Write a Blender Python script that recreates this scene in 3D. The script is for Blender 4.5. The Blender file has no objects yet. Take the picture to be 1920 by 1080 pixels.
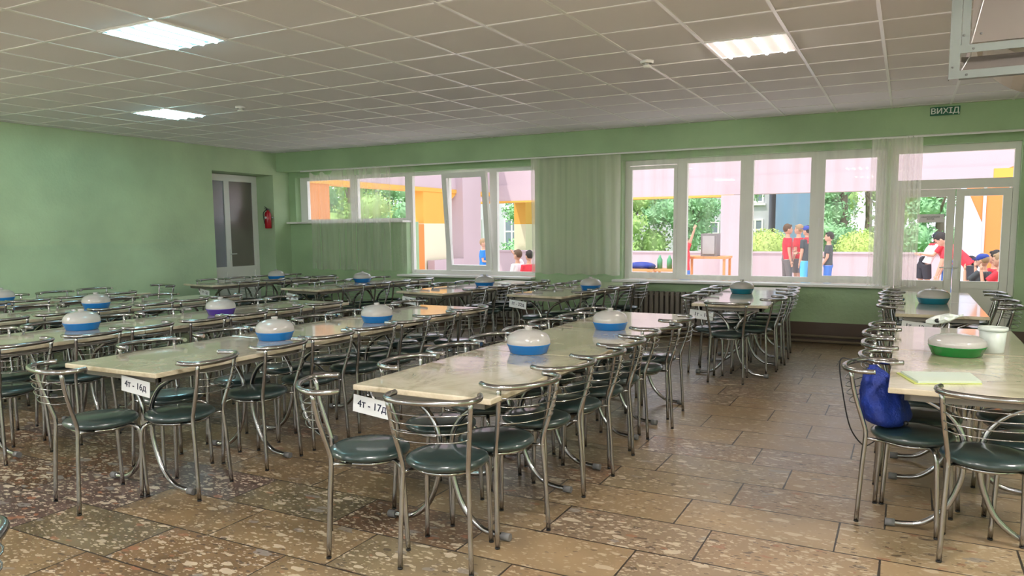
import bpy, bmesh, math, random
from math import sin, cos, pi, radians
from mathutils import Vector, Matrix
random.seed(7)
S = bpy.context.scene
COL = S.collection

# ------------------------------------------------------------------ camera
YAW, PITCH, ROLL = 0.4826, -0.1065, -0.0085
FPX, PPY = 1410.4, 581.5
fw = Vector((-sin(YAW) * cos(PITCH), cos(YAW) * cos(PITCH), sin(PITCH)))
rt = Vector((cos(YAW), sin(YAW), 0))
up = rt.cross(fw)
r2 = rt * cos(ROLL) + up * sin(ROLL)
u2 = -rt * sin(ROLL) + up * cos(ROLL)
cam = bpy.data.cameras.new('camera')
co = bpy.data.objects.new('camera', cam)
COL.objects.link(co)
M = Matrix((r2, u2, -fw)).transposed().to_4x4()
M.translation = Vector((0, 0, 1.5))
co.matrix_world = M
cam.sensor_width = 36
cam.lens = FPX / 1920 * 36
cam.shift_y = (PPY - 540) / 1920
cam.clip_end = 300
S.camera = co

# ------------------------------------------------------------------ light and exposure
w = bpy.data.worlds.new('sky'); S.world = w; w.use_nodes = True
bg = w.node_tree.nodes['Background']
bg.inputs[0].default_value = (0.86, 0.90, 1.0, 1)
bg.inputs[1].default_value = 1.9
sd = bpy.data.lights.new('sun', 'SUN'); sd.energy = 2.6; sd.angle = radians(1.5); sd.color = (1.0, 0.93, 0.86)
so = bpy.data.objects.new('sun', sd); COL.objects.link(so)
so.rotation_euler = Vector((0.36, 0.62, -1.25)).to_track_quat('-Z', 'Y').to_euler()
VS = S.view_settings
S.display_settings.display_device = 'sRGB'
VS.view_transform = 'Standard'; VS.look = 'None'; VS.gamma = 1; VS.use_curve_mapping = False
VS.exposure = 0.40

# ------------------------------------------------------------------ materials
def newmat(name):
    m = bpy.data.materials.new(name); m.use_nodes = True
    nt = m.node_tree
    return m, nt, nt.nodes['Principled BSDF']
def sock(nt, frm, to): nt.links.new(frm, to)
def node(nt, t, **kw):
    n = nt.nodes.new(t)
    for k, v in kw.items():
        if k.startswith('i_'):
            n.inputs[int(k[2:])].default_value = v
        else: setattr(n, k, v)
    return n
def mat(name, c, rough=.5, metal=0, var=.08, scale=6, bump=0, coat=0, c2=None, trans=0, spec=None, emit=None):
    m, nt, b = newmat(name)
    tc = node(nt, 'ShaderNodeTexCoord')
    nz = node(nt, 'ShaderNodeTexNoise'); nz.inputs['Scale'].default_value = scale; nz.inputs['Detail'].default_value = 4
    sock(nt, tc.outputs['Object'], nz.inputs['Vector'])
    mx = node(nt, 'ShaderNodeMix', data_type='RGBA')
    a = c2 if c2 else tuple(max(0, x * (1 - var * 2)) for x in c)
    mx.inputs[6].default_value = (*a, 1)
    mx.inputs[7].default_value = (*(c if c2 else tuple(min(1, x * (1 + var)) for x in c)), 1)
    sock(nt, nz.outputs['Fac'], mx.inputs[0]); sock(nt, mx.outputs[2], b.inputs['Base Color'])
    b.inputs['Roughness'].default_value = rough; b.inputs['Metallic'].default_value = metal
    b.inputs['Coat Weight'].default_value = coat; b.inputs['Coat Roughness'].default_value = .1
    if trans: b.inputs['Transmission Weight'].default_value = trans
    if spec is not None: b.inputs['Specular IOR Level'].default_value = spec
    if emit: b.inputs['Emission Color'].default_value = (*emit[0], 1); b.inputs['Emission Strength'].default_value = emit[1]
    if bump:
        bp = node(nt, 'ShaderNodeBump'); bp.inputs['Strength'].default_value = bump; bp.inputs['Distance'].default_value = .01
        n2 = node(nt, 'ShaderNodeTexNoise'); n2.inputs['Scale'].default_value = scale * 8
        sock(nt, tc.outputs['Object'], n2.inputs['Vector']); sock(nt, n2.outputs['Fac'], bp.inputs['Height']); sock(nt, bp.outputs[0], b.inputs['Normal'])
    return m

def math_(nt, op, a, b=None, c=None):
    n = node(nt, 'ShaderNodeMath', operation=op)
    for i, v in enumerate((a, b, c)):
        if v is None: continue
        if isinstance(v, (int, float)): n.inputs[i].default_value = v
        else: sock(nt, v, n.inputs[i])
    return n.outputs[0]

def floor_mat():
    m, nt, b = newmat('breccia_slabs')
    tc = node(nt, 'ShaderNodeTexCoord'); sp = node(nt, 'ShaderNodeSeparateXYZ'); sock(nt, tc.outputs['Object'], sp.inputs[0])
    X, Y = sp.outputs[0], sp.outputs[1]
    yy = math_(nt, 'DIVIDE', math_(nt, 'ADD', Y, -3.56 + 39), .391)
    row = math_(nt, 'FLOOR', yy); fy = math_(nt, 'FRACT', yy)
    wn = node(nt, 'ShaderNodeTexWhiteNoise', noise_dimensions='1D'); sock(nt, row, wn.inputs['W'])
    xx = math_(nt, 'ADD', math_(nt, 'DIVIDE', math_(nt, 'ADD', X, 40.0), .755), wn.outputs[0])
    colm = math_(nt, 'FLOOR', xx); fx = math_(nt, 'FRACT', xx)
    dx = math_(nt, 'MULTIPLY', math_(nt, 'MINIMUM', fx, math_(nt, 'SUBTRACT', 1, fx)), .755)
    dy = math_(nt, 'MULTIPLY', math_(nt, 'MINIMUM', fy, math_(nt, 'SUBTRACT', 1, fy)), .391)
    d = math_(nt, 'MINIMUM', dx, dy)
    nj = node(nt, 'ShaderNodeTexNoise'); nj.inputs['Scale'].default_value = 9; sock(nt, tc.outputs['Object'], nj.inputs['Vector'])
    joint = math_(nt, 'LESS_THAN', d, math_(nt, 'MULTIPLY', nj.outputs['Fac'], .009))
    cmb = node(nt, 'ShaderNodeCombineXYZ'); sock(nt, row, cmb.inputs[0]); sock(nt, colm, cmb.inputs[1])
    wt = node(nt, 'ShaderNodeTexWhiteNoise', noise_dimensions='2D'); sock(nt, cmb.outputs[0], wt.inputs['Vector'])
    ramp = node(nt, 'ShaderNodeValToRGB'); ramp.color_ramp.interpolation = 'CONSTANT'
    els = ramp.color_ramp.elements
    cols = [(0, (.225, .155, .08)), (.28, (.17, .135, .075)), (.46, (.205, .13, .065)), (.60, (.13, .095, .07)), (.72, (.13, .085, .07)), (.80, (.14, .075, .04)), (.9, (.25, .19, .105))]
    els[0].position = 0; els[0].color = (*cols[0][1], 1)
    els[1].position = cols[1][0]; els[1].color = (*cols[1][1], 1)
    for p, c in cols[2:]:
        e = els.new(p); e.color = (*c, 1)
    sock(nt, wt.outputs[0], ramp.inputs[0])
    # offset the chips per slab
    off = node(nt, 'ShaderNodeVectorMath', operation='SCALE'); sock(nt, wt.outputs[1], off.inputs[0]); off.inputs['Scale'].default_value = 20
    add = node(nt, 'ShaderNodeVectorMath', operation='ADD'); sock(nt, tc.outputs['Object'], add.inputs[0]); sock(nt, off.outputs[0], add.inputs[1])
    mp = node(nt, 'ShaderNodeMapping'); sock(nt, add.outputs[0], mp.inputs[0]); mp.inputs['Scale'].default_value = (1, 2.0, 1); mp.inputs['Rotation'].default_value = (0, 0, .35)
    cloud = node(nt, 'ShaderNodeTexNoise'); cloud.inputs['Scale'].default_value = 4; cloud.inputs['Detail'].default_value = 6; sock(nt, add.outputs[0], cloud.inputs['Vector'])
    mul = node(nt, 'ShaderNodeMix', data_type='RGBA', blend_type='MULTIPLY'); mul.inputs[0].default_value = 1
    r2_ = node(nt, 'ShaderNodeMapRange'); r2_.inputs[1].default_value = .3; r2_.inputs[2].default_value = .75; r2_.inputs[3].default_value = .62; r2_.inputs[4].default_value = 1.25
    sock(nt, cloud.outputs['Fac'], r2_.inputs[0])
    cc = node(nt, 'ShaderNodeCombineColor')
    for i in range(3): sock(nt, r2_.outputs[0], cc.inputs[i])
    sock(nt, ramp.outputs[0], mul.inputs[6]); sock(nt, cc.outputs[0], mul.inputs[7])
    last = mul.outputs[2]
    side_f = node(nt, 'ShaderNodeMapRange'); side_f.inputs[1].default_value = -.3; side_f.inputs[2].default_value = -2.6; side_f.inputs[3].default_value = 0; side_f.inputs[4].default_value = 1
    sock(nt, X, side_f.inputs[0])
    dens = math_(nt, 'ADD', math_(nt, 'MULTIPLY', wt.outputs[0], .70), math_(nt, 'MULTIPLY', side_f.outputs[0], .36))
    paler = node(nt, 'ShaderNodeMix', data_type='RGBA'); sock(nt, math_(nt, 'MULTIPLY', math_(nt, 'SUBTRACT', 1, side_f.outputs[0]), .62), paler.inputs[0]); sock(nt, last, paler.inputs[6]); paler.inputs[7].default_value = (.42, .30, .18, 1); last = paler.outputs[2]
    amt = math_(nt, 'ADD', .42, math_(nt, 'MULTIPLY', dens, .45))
    for sc, lo, colr, sel in ((11, .34, (.56, .48, .36), .74), (24, .38, (.52, .44, .32), .56), (15, .32, (.07, .05, .04), .86), (46, .38, (.46, .38, .27), .62), (8, .34, (.24, .22, .20), .90), (32, .36, (.08, .055, .04), .80), (14, .36, (.30, .13, .07), .93)):
        vo = node(nt, 'ShaderNodeTexVoronoi'); vo.inputs['Scale'].default_value = sc; vo.inputs['Randomness'].default_value = 1
        nd = node(nt, 'ShaderNodeTexNoise'); nd.inputs['Scale'].default_value = sc * 1.1; nd.inputs['Detail'].default_value = 2; sock(nt, mp.outputs[0], nd.inputs['Vector'])
        mxv = node(nt, 'ShaderNodeVectorMath', operation='MULTIPLY_ADD'); sock(nt, nd.outputs['Color'], mxv.inputs[0]); mxv.inputs[1].default_value = (.9 / sc,) * 3; sock(nt, mp.outputs[0], mxv.inputs[2])
        sock(nt, mxv.outputs[0], vo.inputs['Vector'])
        spc = node(nt, 'ShaderNodeSeparateColor'); sock(nt, vo.outputs['Color'], spc.inputs[0])
        thr = math_(nt, 'MULTIPLY', spc.outputs[1], lo * 1.5)
        a_ = math_(nt, 'LESS_THAN', vo.outputs['Distance'], thr)
        selv = math_(nt, 'ADD', spc.outputs[0], math_(nt, 'MULTIPLY', math_(nt, 'SUBTRACT', dens, .5), .34))
        b_ = math_(nt, 'GREATER_THAN', selv, sel)
        f = math_(nt, 'MULTIPLY', math_(nt, 'MULTIPLY', a_, b_), amt)
        mm = node(nt, 'ShaderNodeMix', data_type='RGBA'); sock(nt, f, mm.inputs[0]); sock(nt, last, mm.inputs[6]); mm.inputs[7].default_value = (*colr, 1)
        last = mm.outputs[2]
    jm = node(nt, 'ShaderNodeMix', data_type='RGBA'); sock(nt, joint, jm.inputs[0]); sock(nt, last, jm.inputs[6]); jm.inputs[7].default_value = (.035, .025, .018, 1)
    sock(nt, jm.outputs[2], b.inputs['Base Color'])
    rr = node(nt, 'ShaderNodeMapRange'); rr.inputs[3].default_value = .22; rr.inputs[4].default_value = .48; sock(nt, cloud.outputs['Fac'], rr.inputs[0])
    sock(nt, rr.outputs[0], b.inputs['Roughness'])
    bp = node(nt, 'ShaderNodeBump'); bp.inputs['Strength'].default_value = .35; bp.inputs['Distance'].default_value = .004
    hh = math_(nt, 'SUBTRACT', cloud.outputs['Fac'], joint); sock(nt, hh, bp.inputs['Height']); sock(nt, bp.outputs[0], b.inputs['Normal'])
    return m

def wall_mat(name, hi, lo, zs):
    m, nt, b = newmat(name)
    tc = node(nt, 'ShaderNodeTexCoord'); sp = node(nt, 'ShaderNodeSeparateXYZ'); sock(nt, tc.outputs['Object'], sp.inputs[0])
    n1 = node(nt, 'ShaderNodeTexNoise'); n1.inputs['Scale'].default_value = 1.3; n1.inputs['Detail'].default_value = 5; sock(nt, tc.outputs['Object'], n1.inputs['Vector'])
    z = math_(nt, 'ADD', sp.outputs[2], math_(nt, 'MULTIPLY', n1.outputs['Fac'], .05))
    f = node(nt, 'ShaderNodeMapRange'); f.inputs[1].default_value = zs; f.inputs[2].default_value = zs + .03; sock(nt, z, f.inputs[0])
    mx = node(nt, 'ShaderNodeMix', data_type='RGBA'); sock(nt, f.outputs[0], mx.inputs[0]); mx.inputs[6].default_value = (*lo, 1); mx.inputs[7].default_value = (*hi, 1)
    br = node(nt, 'ShaderNodeMapRange'); br.inputs[1].default_value = .3; br.inputs[2].default_value = .7; br.inputs[3].default_value = .86; br.inputs[4].default_value = 1.1; sock(nt, n1.outputs['Fac'], br.inputs[0])
    cc = node(nt, 'ShaderNodeCombineColor')
    for i in range(3): sock(nt, br.outputs[0], cc.inputs[i])
    mu = node(nt, 'ShaderNodeMix', data_type='RGBA', blend_type='MULTIPLY'); mu.inputs[0].default_value = 1
    sock(nt, mx.outputs[2], mu.inputs[6]); sock(nt, cc.outputs[0], mu.inputs[7]); sock(nt, mu.outputs[2], b.inputs['Base Color'])
    ro = node(nt, 'ShaderNodeMapRange'); ro.inputs[3].default_value = .38; ro.inputs[4].default_value = .7; sock(nt, f.outputs[0], ro.inputs[0]); sock(nt, ro.outputs[0], b.inputs['Roughness'])
    n2 = node(nt, 'ShaderNodeTexNoise'); n2.inputs['Scale'].default_value = 26; n2.inputs['Detail'].default_value = 6; sock(nt, tc.outputs['Object'], n2.inputs['Vector'])
    bp = node(nt, 'ShaderNodeBump'); bp.inputs['Strength'].default_value = .35; bp.inputs['Distance'].default_value = .012; sock(nt, n2.outputs['Fac'], bp.inputs['Height']); sock(nt, bp.outputs[0], b.inputs['Normal'])
    return m

def marble_mat():
    m, nt, b = newmat('beige_marble_laminate')
    tc = node(nt, 'ShaderNodeTexCoord')
    oi = node(nt, 'ShaderNodeObjectInfo')
    va = node(nt, 'ShaderNodeVectorMath', operation='MULTIPLY_ADD'); sock(nt, oi.outputs['Location'], va.inputs[0]); va.inputs[1].default_value = (1.7, 2.3, 1); sock(nt, tc.outputs['Object'], va.inputs[2])
    n1 = node(nt, 'ShaderNodeTexNoise'); n1.inputs['Scale'].default_value = 3.2; n1.inputs['Detail'].default_value = 9; n1.inputs['Roughness'].default_value = .68; n1.inputs['Distortion'].default_value = 1.4
    sock(nt, va.outputs[0], n1.inputs['Vector'])
    r = node(nt, 'ShaderNodeValToRGB'); e = r.color_ramp.elements
    e[0].position = .3; e[0].color = (.34, .285, .185, 1); e[1].position = .72; e[1].color = (.72, .64, .50, 1)
    k = e.new(.5); k.color = (.57, .50, .37, 1)
    sock(nt, n1.outputs['Fac'], r.inputs[0]); sock(nt, r.outputs[0], b.inputs['Base Color'])
    b.inputs['Roughness'].default_value = .2; b.inputs['Specular IOR Level'].default_value = .7; b.inputs['Coat Weight'].default_value = .75; b.inputs['Coat IOR'].default_value = 1.55; b.inputs['Coat Roughness'].default_value = .07
    n2 = node(nt, 'ShaderNodeTexNoise'); n2.inputs['Scale'].default_value = 5; n2.inputs['Detail'].default_value = 2; sock(nt, tc.outputs['Object'], n2.inputs['Vector'])
    bp = node(nt, 'ShaderNodeBump'); bp.inputs['Strength'].default_value = .06; bp.inputs['Distance'].default_value = .01; sock(nt, n2.outputs['Fac'], bp.inputs['Height']); sock(nt, bp.outputs[0], b.inputs['Normal'])
    return m

def sheer_mat(name, t, c):
    m = bpy.data.materials.new(name); m.use_nodes = True; nt = m.node_tree; nt.nodes.clear()
    out = node(nt, 'ShaderNodeOutputMaterial'); tr = node(nt, 'ShaderNodeBsdfTransparent'); df = node(nt, 'ShaderNodeBsdfDiffuse'); tl = node(nt, 'ShaderNodeBsdfTranslucent')
    df.inputs[0].default_value = (*c, 1); tl.inputs[0].default_value = (*c, 1)
    a = node(nt, 'ShaderNodeMixShader'); a.inputs[0].default_value = .5; sock(nt, df.outputs[0], a.inputs[1]); sock(nt, tl.outputs[0], a.inputs[2])
    tc = node(nt, 'ShaderNodeTexCoord'); mp = node(nt, 'ShaderNodeMapping'); mp.inputs['Scale'].default_value = (9, 1, .25); sock(nt, tc.outputs['Object'], mp.inputs[0])
    nz = node(nt, 'ShaderNodeTexNoise'); nz.inputs['Scale'].default_value = 1; sock(nt, mp.outputs[0], nz.inputs['Vector'])
    mr = node(nt, 'ShaderNodeMapRange'); mr.inputs[1].default_value = .3; mr.inputs[2].default_value = .7; mr.inputs[3].default_value = max(0, 1 - t - .10); mr.inputs[4].default_value = 1 - t + .10
    sock(nt, nz.outputs['Fac'], mr.inputs[0])
    b = node(nt, 'ShaderNodeMixShader'); sock(nt, mr.outputs[0], b.inputs[0]); sock(nt, tr.outputs[0], b.inputs[1]); sock(nt, a.outputs[0], b.inputs[2])
    sock(nt, b.outputs[0], out.inputs[0])
    return m
def glass_mat(name, tint=(1, 1, 1), gl=.08, rough=.0):
    m = bpy.data.materials.new(name); m.use_nodes = True; nt = m.node_tree; nt.nodes.clear()
    out = node(nt, 'ShaderNodeOutputMaterial'); tr = node(nt, 'ShaderNodeBsdfTransparent'); tr.inputs[0].default_value = (*tint, 1)
    g = node(nt, 'ShaderNodeBsdfGlossy'); g.inputs['Roughness'].default_value = rough
    fr = node(nt, 'ShaderNodeLayerWeight'); fr.inputs[0].default_value = .35
    f = math_(nt, 'MULTIPLY_ADD', math_(nt, 'POWER', fr.outputs[1], 3), .2, gl * .05)
    mx = node(nt, 'ShaderNodeMixShader'); sock(nt, f, mx.inputs[0]); sock(nt, tr.outputs[0], mx.inputs[1]); sock(nt, g.outputs[0], mx.inputs[2])
    sock(nt, mx.outputs[0], out.inputs[0])
    return m

G = {}
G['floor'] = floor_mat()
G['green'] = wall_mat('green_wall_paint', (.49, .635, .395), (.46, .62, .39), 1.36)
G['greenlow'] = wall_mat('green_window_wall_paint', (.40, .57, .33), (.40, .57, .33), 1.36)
G['brown'] = mat('brown_skirting_paint', (.115, .075, .055), .45, scale=3)
G['tile'] = mat('mineral_fibre_tile', (.84, .81, .84), .95, var=.03, scale=1.2, bump=.12)
G['tbar'] = mat('white_enamel_bar', (.92, .90, .90), .28, var=.02)
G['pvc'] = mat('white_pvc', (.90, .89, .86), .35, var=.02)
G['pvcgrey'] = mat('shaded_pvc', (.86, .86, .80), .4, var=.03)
G['chrome'] = mat('chrome', (.44, .44, .445), .20, 1.0, var=.06, scale=20)
G['vinyl'] = mat('dark_green_vinyl', (.020, .046, .046), .36, var=.25, scale=30, bump=.03, coat=.9)
G['rubber'] = mat('grey_rubber', (.16, .16, .16), .6)
G['black'] = mat('black_plastic', (.012, .012, .013), .45)
G['marble'] = marble_mat()
G['apron'] = mat('grey_apron_metal', (.24, .22, .20), .45, .4)
G['paper'] = mat('white_paper', (.78, .80, .82), .6, var=.01)
G['ink'] = mat('dark_blue_ink', (.012, .018, .05), .6)
G['blue'] = mat('blue_plastic', (.005, .17, .52), .25, var=.03)
G['teal'] = mat('teal_plastic', (.01, .20, .30), .25, var=.03)
G['purple'] = mat('purple_plastic', (.07, .03, .30), .25, var=.03)
G['greenp'] = mat('green_plastic', (.004, .20, .03), .25, var=.03)
G['lid'] = mat('milky_plastic', (.47, .455, .435), .16, var=.03, scale=8, coat=.4)
G['bucket'] = mat('translucent_white_plastic', (.62, .68, .64), .3, var=.03)
G['red'] = mat('red_enamel', (.42, .012, .02), .25, var=.04)
G['steel'] = mat('painted_angle_iron', (.22, .245, .23), .5, .15, var=.12, scale=5)
G['sheet'] = mat('galvanised_sheet', (.27, .235, .215), .4, .35, var=.1, scale=2)
G['radiator'] = mat('beige_grey_radiator', (.26, .235, .20), .5)
G['bag'] = mat('royal_blue_nylon', (.003, .028, .27), .62, var=.35, scale=12, bump=.7)
G['yellowp'] = mat('lime_cover', (.52, .58, .16), .5)
G['bluep'] = mat('pale_page', (.52, .62, .60), .5, c2=(.60, .66, .50), scale=3)
G['sheer'] = sheer_mat('sheer_voile', .46, (.95, .92, .82))
G['sheer0'] = sheer_mat('open_sheer_voile', .70, (.95, .92, .84))
G['sheer2'] = sheer_mat('thin_sheer_voile', .88, (.80, .75, .68))
G['sheer3'] = sheer_mat('gathered_voile', .56, (.95, .92, .84))
G['glass'] = glass_mat('clear_glass')
G['plastic_clear'] = glass_mat('clear_plastic', (.965, .98, .975), .3, .1)
G['dglass'] = mat('frosted_door_glass', (.20, .175, .155), .22, var=.12, scale=2, spec=.9)
G['dglass2'] = mat('door_glass_painted_reflection', (.30, .30, .36), .22, var=.1, scale=2, spec=.9)  # paler base colour stands in for the windows reflected in this pane
G['exit'] = mat('exit_green', (.004, .13, .055), .4, var=.02)
G['white'] = mat('white_lettering', (.8, .85, .8), .5, var=.01)
G['pink'] = mat('lilac_render', (.50, .40, .43), .8, var=.04, scale=.8)
G['cream'] = mat('sunlit_cream_render', (.72, .66, .48), .8, var=.03, scale=1)  # lower pillar colour with the sunlight put into it
G['orange'] = mat('orange_render', (.66, .24, .06), .8, var=.05, scale=1)
G['yellow'] = mat('amber_render', (.72, .38, .07), .8, var=.05, scale=1)
G['pave'] = mat('pink_grey_paving', (.78, .68, .66), .8, var=.08, scale=2)
G['lawn'] = mat('lawn', (.20, .34, .10), .9, var=.2, scale=2)
G['bwall'] = mat('white_building_render', (.56, .56, .60), .8, var=.03, scale=1)
G['bblue'] = mat('slate_blue_render', (.22, .34, .52), .8, var=.06, scale=1)
G['bglass'] = mat('grey_window_glass', (.22, .27, .33), .15, var=.15, scale=1)
G['bark'] = mat('bark', (.22, .17, .13), .9, var=.2)
G['leafA'] = mat('leaf_green', (.56, .76, .24), .7, c2=(.20, .42, .13), scale=1.1)
G['leafB'] = mat('leaf_blue_green', (.42, .72, .36), .7, c2=(.15, .38, .18), scale=1.1)
G['leafC'] = mat('leaf_yellow_green', (.62, .74, .20), .7, c2=(.30, .46, .10), scale=2)
G['tubewarm'] = mat('warm_tube', (1, 1, 1), .5, emit=((1.0, .88, .78), 48))
G['tubecool'] = mat('cool_tube', (1, 1, 1), .5, emit=((.42, .90, 1.0), 40))
G['diffwarm'] = mat('warm_diffuser', (.03, .026, .024), .6, emit=((1.0, .72, .62), .72))
G['diffcool'] = mat('cool_diffuser', (.018, .026, .028), .6, emit=((.30, .72, .80), .62))
G['tubefill'] = mat('added_fill_tube', (1, 1, 1), .5, emit=((1.0, .94, .90), 205))  # tubes of the added unseen panels, strong enough to fill the room
G['wood'] = mat('orange_wood', (.62, .27, .10), .6)

# ------------------------------------------------------------------ mesh helpers
class MB:
    def __init__(s): s.v = []; s.f = []; s.m = []; s.sm = []
    def add(s, vs, fs, mi=0, smooth=False):
        o = len(s.v); s.v += [tuple(v) for v in vs]
        for f in fs: s.f.append(tuple(i + o for i in f)); s.m.append(mi); s.sm.append(smooth)
    def box(s, a, b, mi=0, M=None):
        x0, y0, z0 = a; x1, y1, z1 = b
        vs = [Vector(p) for p in ((x0, y0, z0), (x1, y0, z0), (x1, y1, z0), (x0, y1, z0), (x0, y0, z1), (x1, y0, z1), (x1, y1, z1), (x0, y1, z1))]
        if M: vs = [M @ v for v in vs]
        s.add(vs, [(0, 3, 2, 1), (4, 5, 6, 7), (0, 1, 5, 4), (1, 2, 6, 5), (2, 3, 7, 6), (3, 0, 4, 7)], mi)
    def prism(s, poly, h0, h1, axis='y', mi=0):
        n = len(poly)
        def P(p, h): return {'y': (p[0], h, p[1]), 'z': (p[0], p[1], h), 'x': (h, p[0], p[1])}[axis]
        s.add([P(p, h0) for p in poly] + [P(p, h1) for p in poly],
              [tuple(range(n)), tuple(range(2 * n - 1, n - 1, -1))] + [(i, (i + 1) % n, n + (i + 1) % n, n + i)[::-1] for i in range(n)], mi)
    def tube(s, pts, r, n=8, mi=0, closed=False):
        pts = [Vector(p) for p in pts]; k = len(pts)
        rs = r if isinstance(r, (list, tuple)) else [r] * k
        tg = []
        for i in range(k):
            a = pts[(i - 1) % k] if closed else pts[max(i - 1, 0)]; b = pts[(i + 1) % k] if closed else pts[min(i + 1, k - 1)]
            t = (b - a); tg.append(t.normalized() if t.length > 1e-9 else Vector((0, 0, 1)))
        u = tg[0].orthogonal().normalized(); vs = []
        for i in range(k):
            u = (u - tg[i] * u.dot(tg[i]))
            u = u.normalized() if u.length > 1e-6 else tg[i].orthogonal().normalized()
            w_ = tg[i].cross(u)
            for j in range(n):
                a = 2 * pi * j / n; vs.append(pts[i] + (u * cos(a) + w_ * sin(a)) * rs[i])
        fs = []
        for i in range(k if closed else k - 1):
            for j in range(n):
                a = i * n + j; b = i * n + (j + 1) % n; c = ((i + 1) % k) * n + (j + 1) % n; d = ((i + 1) % k) * n + j
                fs.append((a, b, c, d))
        s.add(vs, fs, mi, True)
        if not closed:
            o = len(s.v) - len(vs)
            s.f.append(tuple(o + j for j in range(n - 1, -1, -1))); s.m.append(mi); s.sm.append(False)
            s.f.append(tuple(o + (k - 1) * n + j for j in range(n))); s.m.append(mi); s.sm.append(False)
    def lathe(s, prof, n=24, mi=0, c=(0, 0, 0), sx=1, sy=1):
        vs = []; k = len(prof)
        for r, z in prof:
            for j in range(n):
                a = 2 * pi * j / n; vs.append((c[0] + r * cos(a) * sx, c[1] + r * sin(a) * sy, c[2] + z))
        fs = []
        for i in range(k - 1):
            for j in range(n):
                fs.append((i * n + j, i * n + (j + 1) % n, (i + 1) * n + (j + 1) % n, (i + 1) * n + j))
        s.add(vs, fs, mi, True)
    def ell(s, c, r, n=12, m=8, mi=0, R=None):
        vs = []
        for i in range(m + 1):
            t = -pi / 2 + pi * i / m
            for j in range(n):
                a = 2 * pi * j / n; p = Vector((r[0] * cos(t) * cos(a), r[1] * cos(t) * sin(a), r[2] * sin(t)))
                if R: p = R @ p
                vs.append(Vector(c) + p)
        fs = [(i * n + j, i * n + (j + 1) % n, (i + 1) * n + (j + 1) % n, (i + 1) * n + j) for i in range(m) for j in range(n)]
        s.add(vs, fs, mi, True)
    def build(s, name, mats, parent=None, loc=None, rz=None):
        me = bpy.data.meshes.new(name); me.from_pydata(s.v, [], s.f); me.update()
        for m in (mats if isinstance(mats, (list, tuple)) else [mats]): me.materials.append(G[m] if isinstance(m, str) else m)
        me.polygons.foreach_set('material_index', s.m); me.polygons.foreach_set('use_smooth', s.sm)
        o = bpy.data.objects.new(name, me); COL.objects.link(o)
        if parent: o.parent = parent
        if loc: o.location = loc
        if rz: o.rotation_euler.z = rz
        return o
def tag(o, label, cat, group=None, kind=None):
    o['label'] = label; o['category'] = cat
    if group: o['group'] = group
    if kind: o['kind'] = kind
    return o
def empty(name, loc=(0, 0, 0), rz=0):
    o = bpy.data.objects.new(name, None); COL.objects.link(o); o.location = loc; o.rotation_euler.z = rz; o.empty_display_size = .1
    return o
def structure(o, label=None):
    o['kind'] = 'structure'
    if label: o['label'] = label
    return o
def dup(root, loc, rz):
    r = root.copy(); COL.objects.link(r); r.location = loc; r.rotation_euler.z = rz
    for ch in root.children:
        c = ch.copy(); COL.objects.link(c); c.parent = r
        for g in ch.children:
            d = g.copy(); COL.objects.link(d); d.parent = c
    return r
def bevel(o, wd=.004, seg=2):
    m = o.modifiers.new('edge', 'BEVEL'); m.width = wd; m.segments = seg; m.limit_method = 'ANGLE'
    return o
def smooth_pts(pts, n=6):
    pts = [Vector(p) for p in pts]; P = [pts[0]] + pts + [pts[-1]]; out = []
    for i in range(1, len(P) - 2):
        a, b, c, d = P[i - 1:i + 3]
        for k in range(n):
            t = k / n
            out.append(.5 * ((2 * b) + (-a + c) * t + (2 * a - 5 * b + 4 * c - d) * t * t + (-a + 3 * b - 3 * c + d) * t ** 3))
    out.append(pts[-1]); return out
def text(name, body, size, matn, parent, loc, rot, ext=.0006, align='CENTER', bold=0):
    cu = bpy.data.curves.new(name, 'FONT'); cu.body = body; cu.size = size; cu.extrude = ext; cu.align_x = align; cu.align_y = 'CENTER'
    cu.materials.append(G[matn])
    tmp = bpy.data.objects.new('tmp', cu); COL.objects.link(tmp)
    bpy.context.view_layer.update()
    me = bpy.data.meshes.new_from_object(tmp.evaluated_get(bpy.context.evaluated_depsgraph_get()))
    bpy.data.objects.remove(tmp)
    if bold:
        bm = bmesh.new()
        for dx, dy, dz in ((-bold, 0, 0), (bold, 0, .0002), (0, bold * .6, .0004), (0, -bold * .6, .0006)):
            n0 = len(bm.verts); bm.from_mesh(me); bm.verts.ensure_lookup_table()
            for v in bm.verts[n0:]: v.co += Vector((dx, dy, dz))
        bm.to_mesh(me); bm.free()
    me.materials.clear(); me.materials.append(G[matn])
    o = bpy.data.objects.new(name, me); COL.objects.link(o); o.parent = parent; o.location = loc; o.rotation_euler = rot
    return o

# ------------------------------------------------------------------ the room
XL, XR, YB, YF, H = -10.05, 3.6, -3.5, 10.14, 2.89
YW, YG, YO = 10.44, 10.60, 10.80          # inner wall face, glazing, outer face
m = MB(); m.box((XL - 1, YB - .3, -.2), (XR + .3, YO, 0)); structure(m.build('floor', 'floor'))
m = MB(); m.box((XL - .3, YB - .3, H), (XR + .3, YO, H + .4)); structure(m.build('ceiling', 'tile'))
m = MB()
x = -1.42 - .6 * 15
while x < XR:
    m.box((x - .012, YB, H - .006), (x + .012, YF, H)); x += .6
y = 5.84 - .6 * 15
while y < YF:
    m.box((XL, y - .011, H - .0055), (XR, y + .011, H)); y += .6
structure(m.build('trim_1', 'tbar'), 'white metal grid bars of the suspended ceiling')
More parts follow.
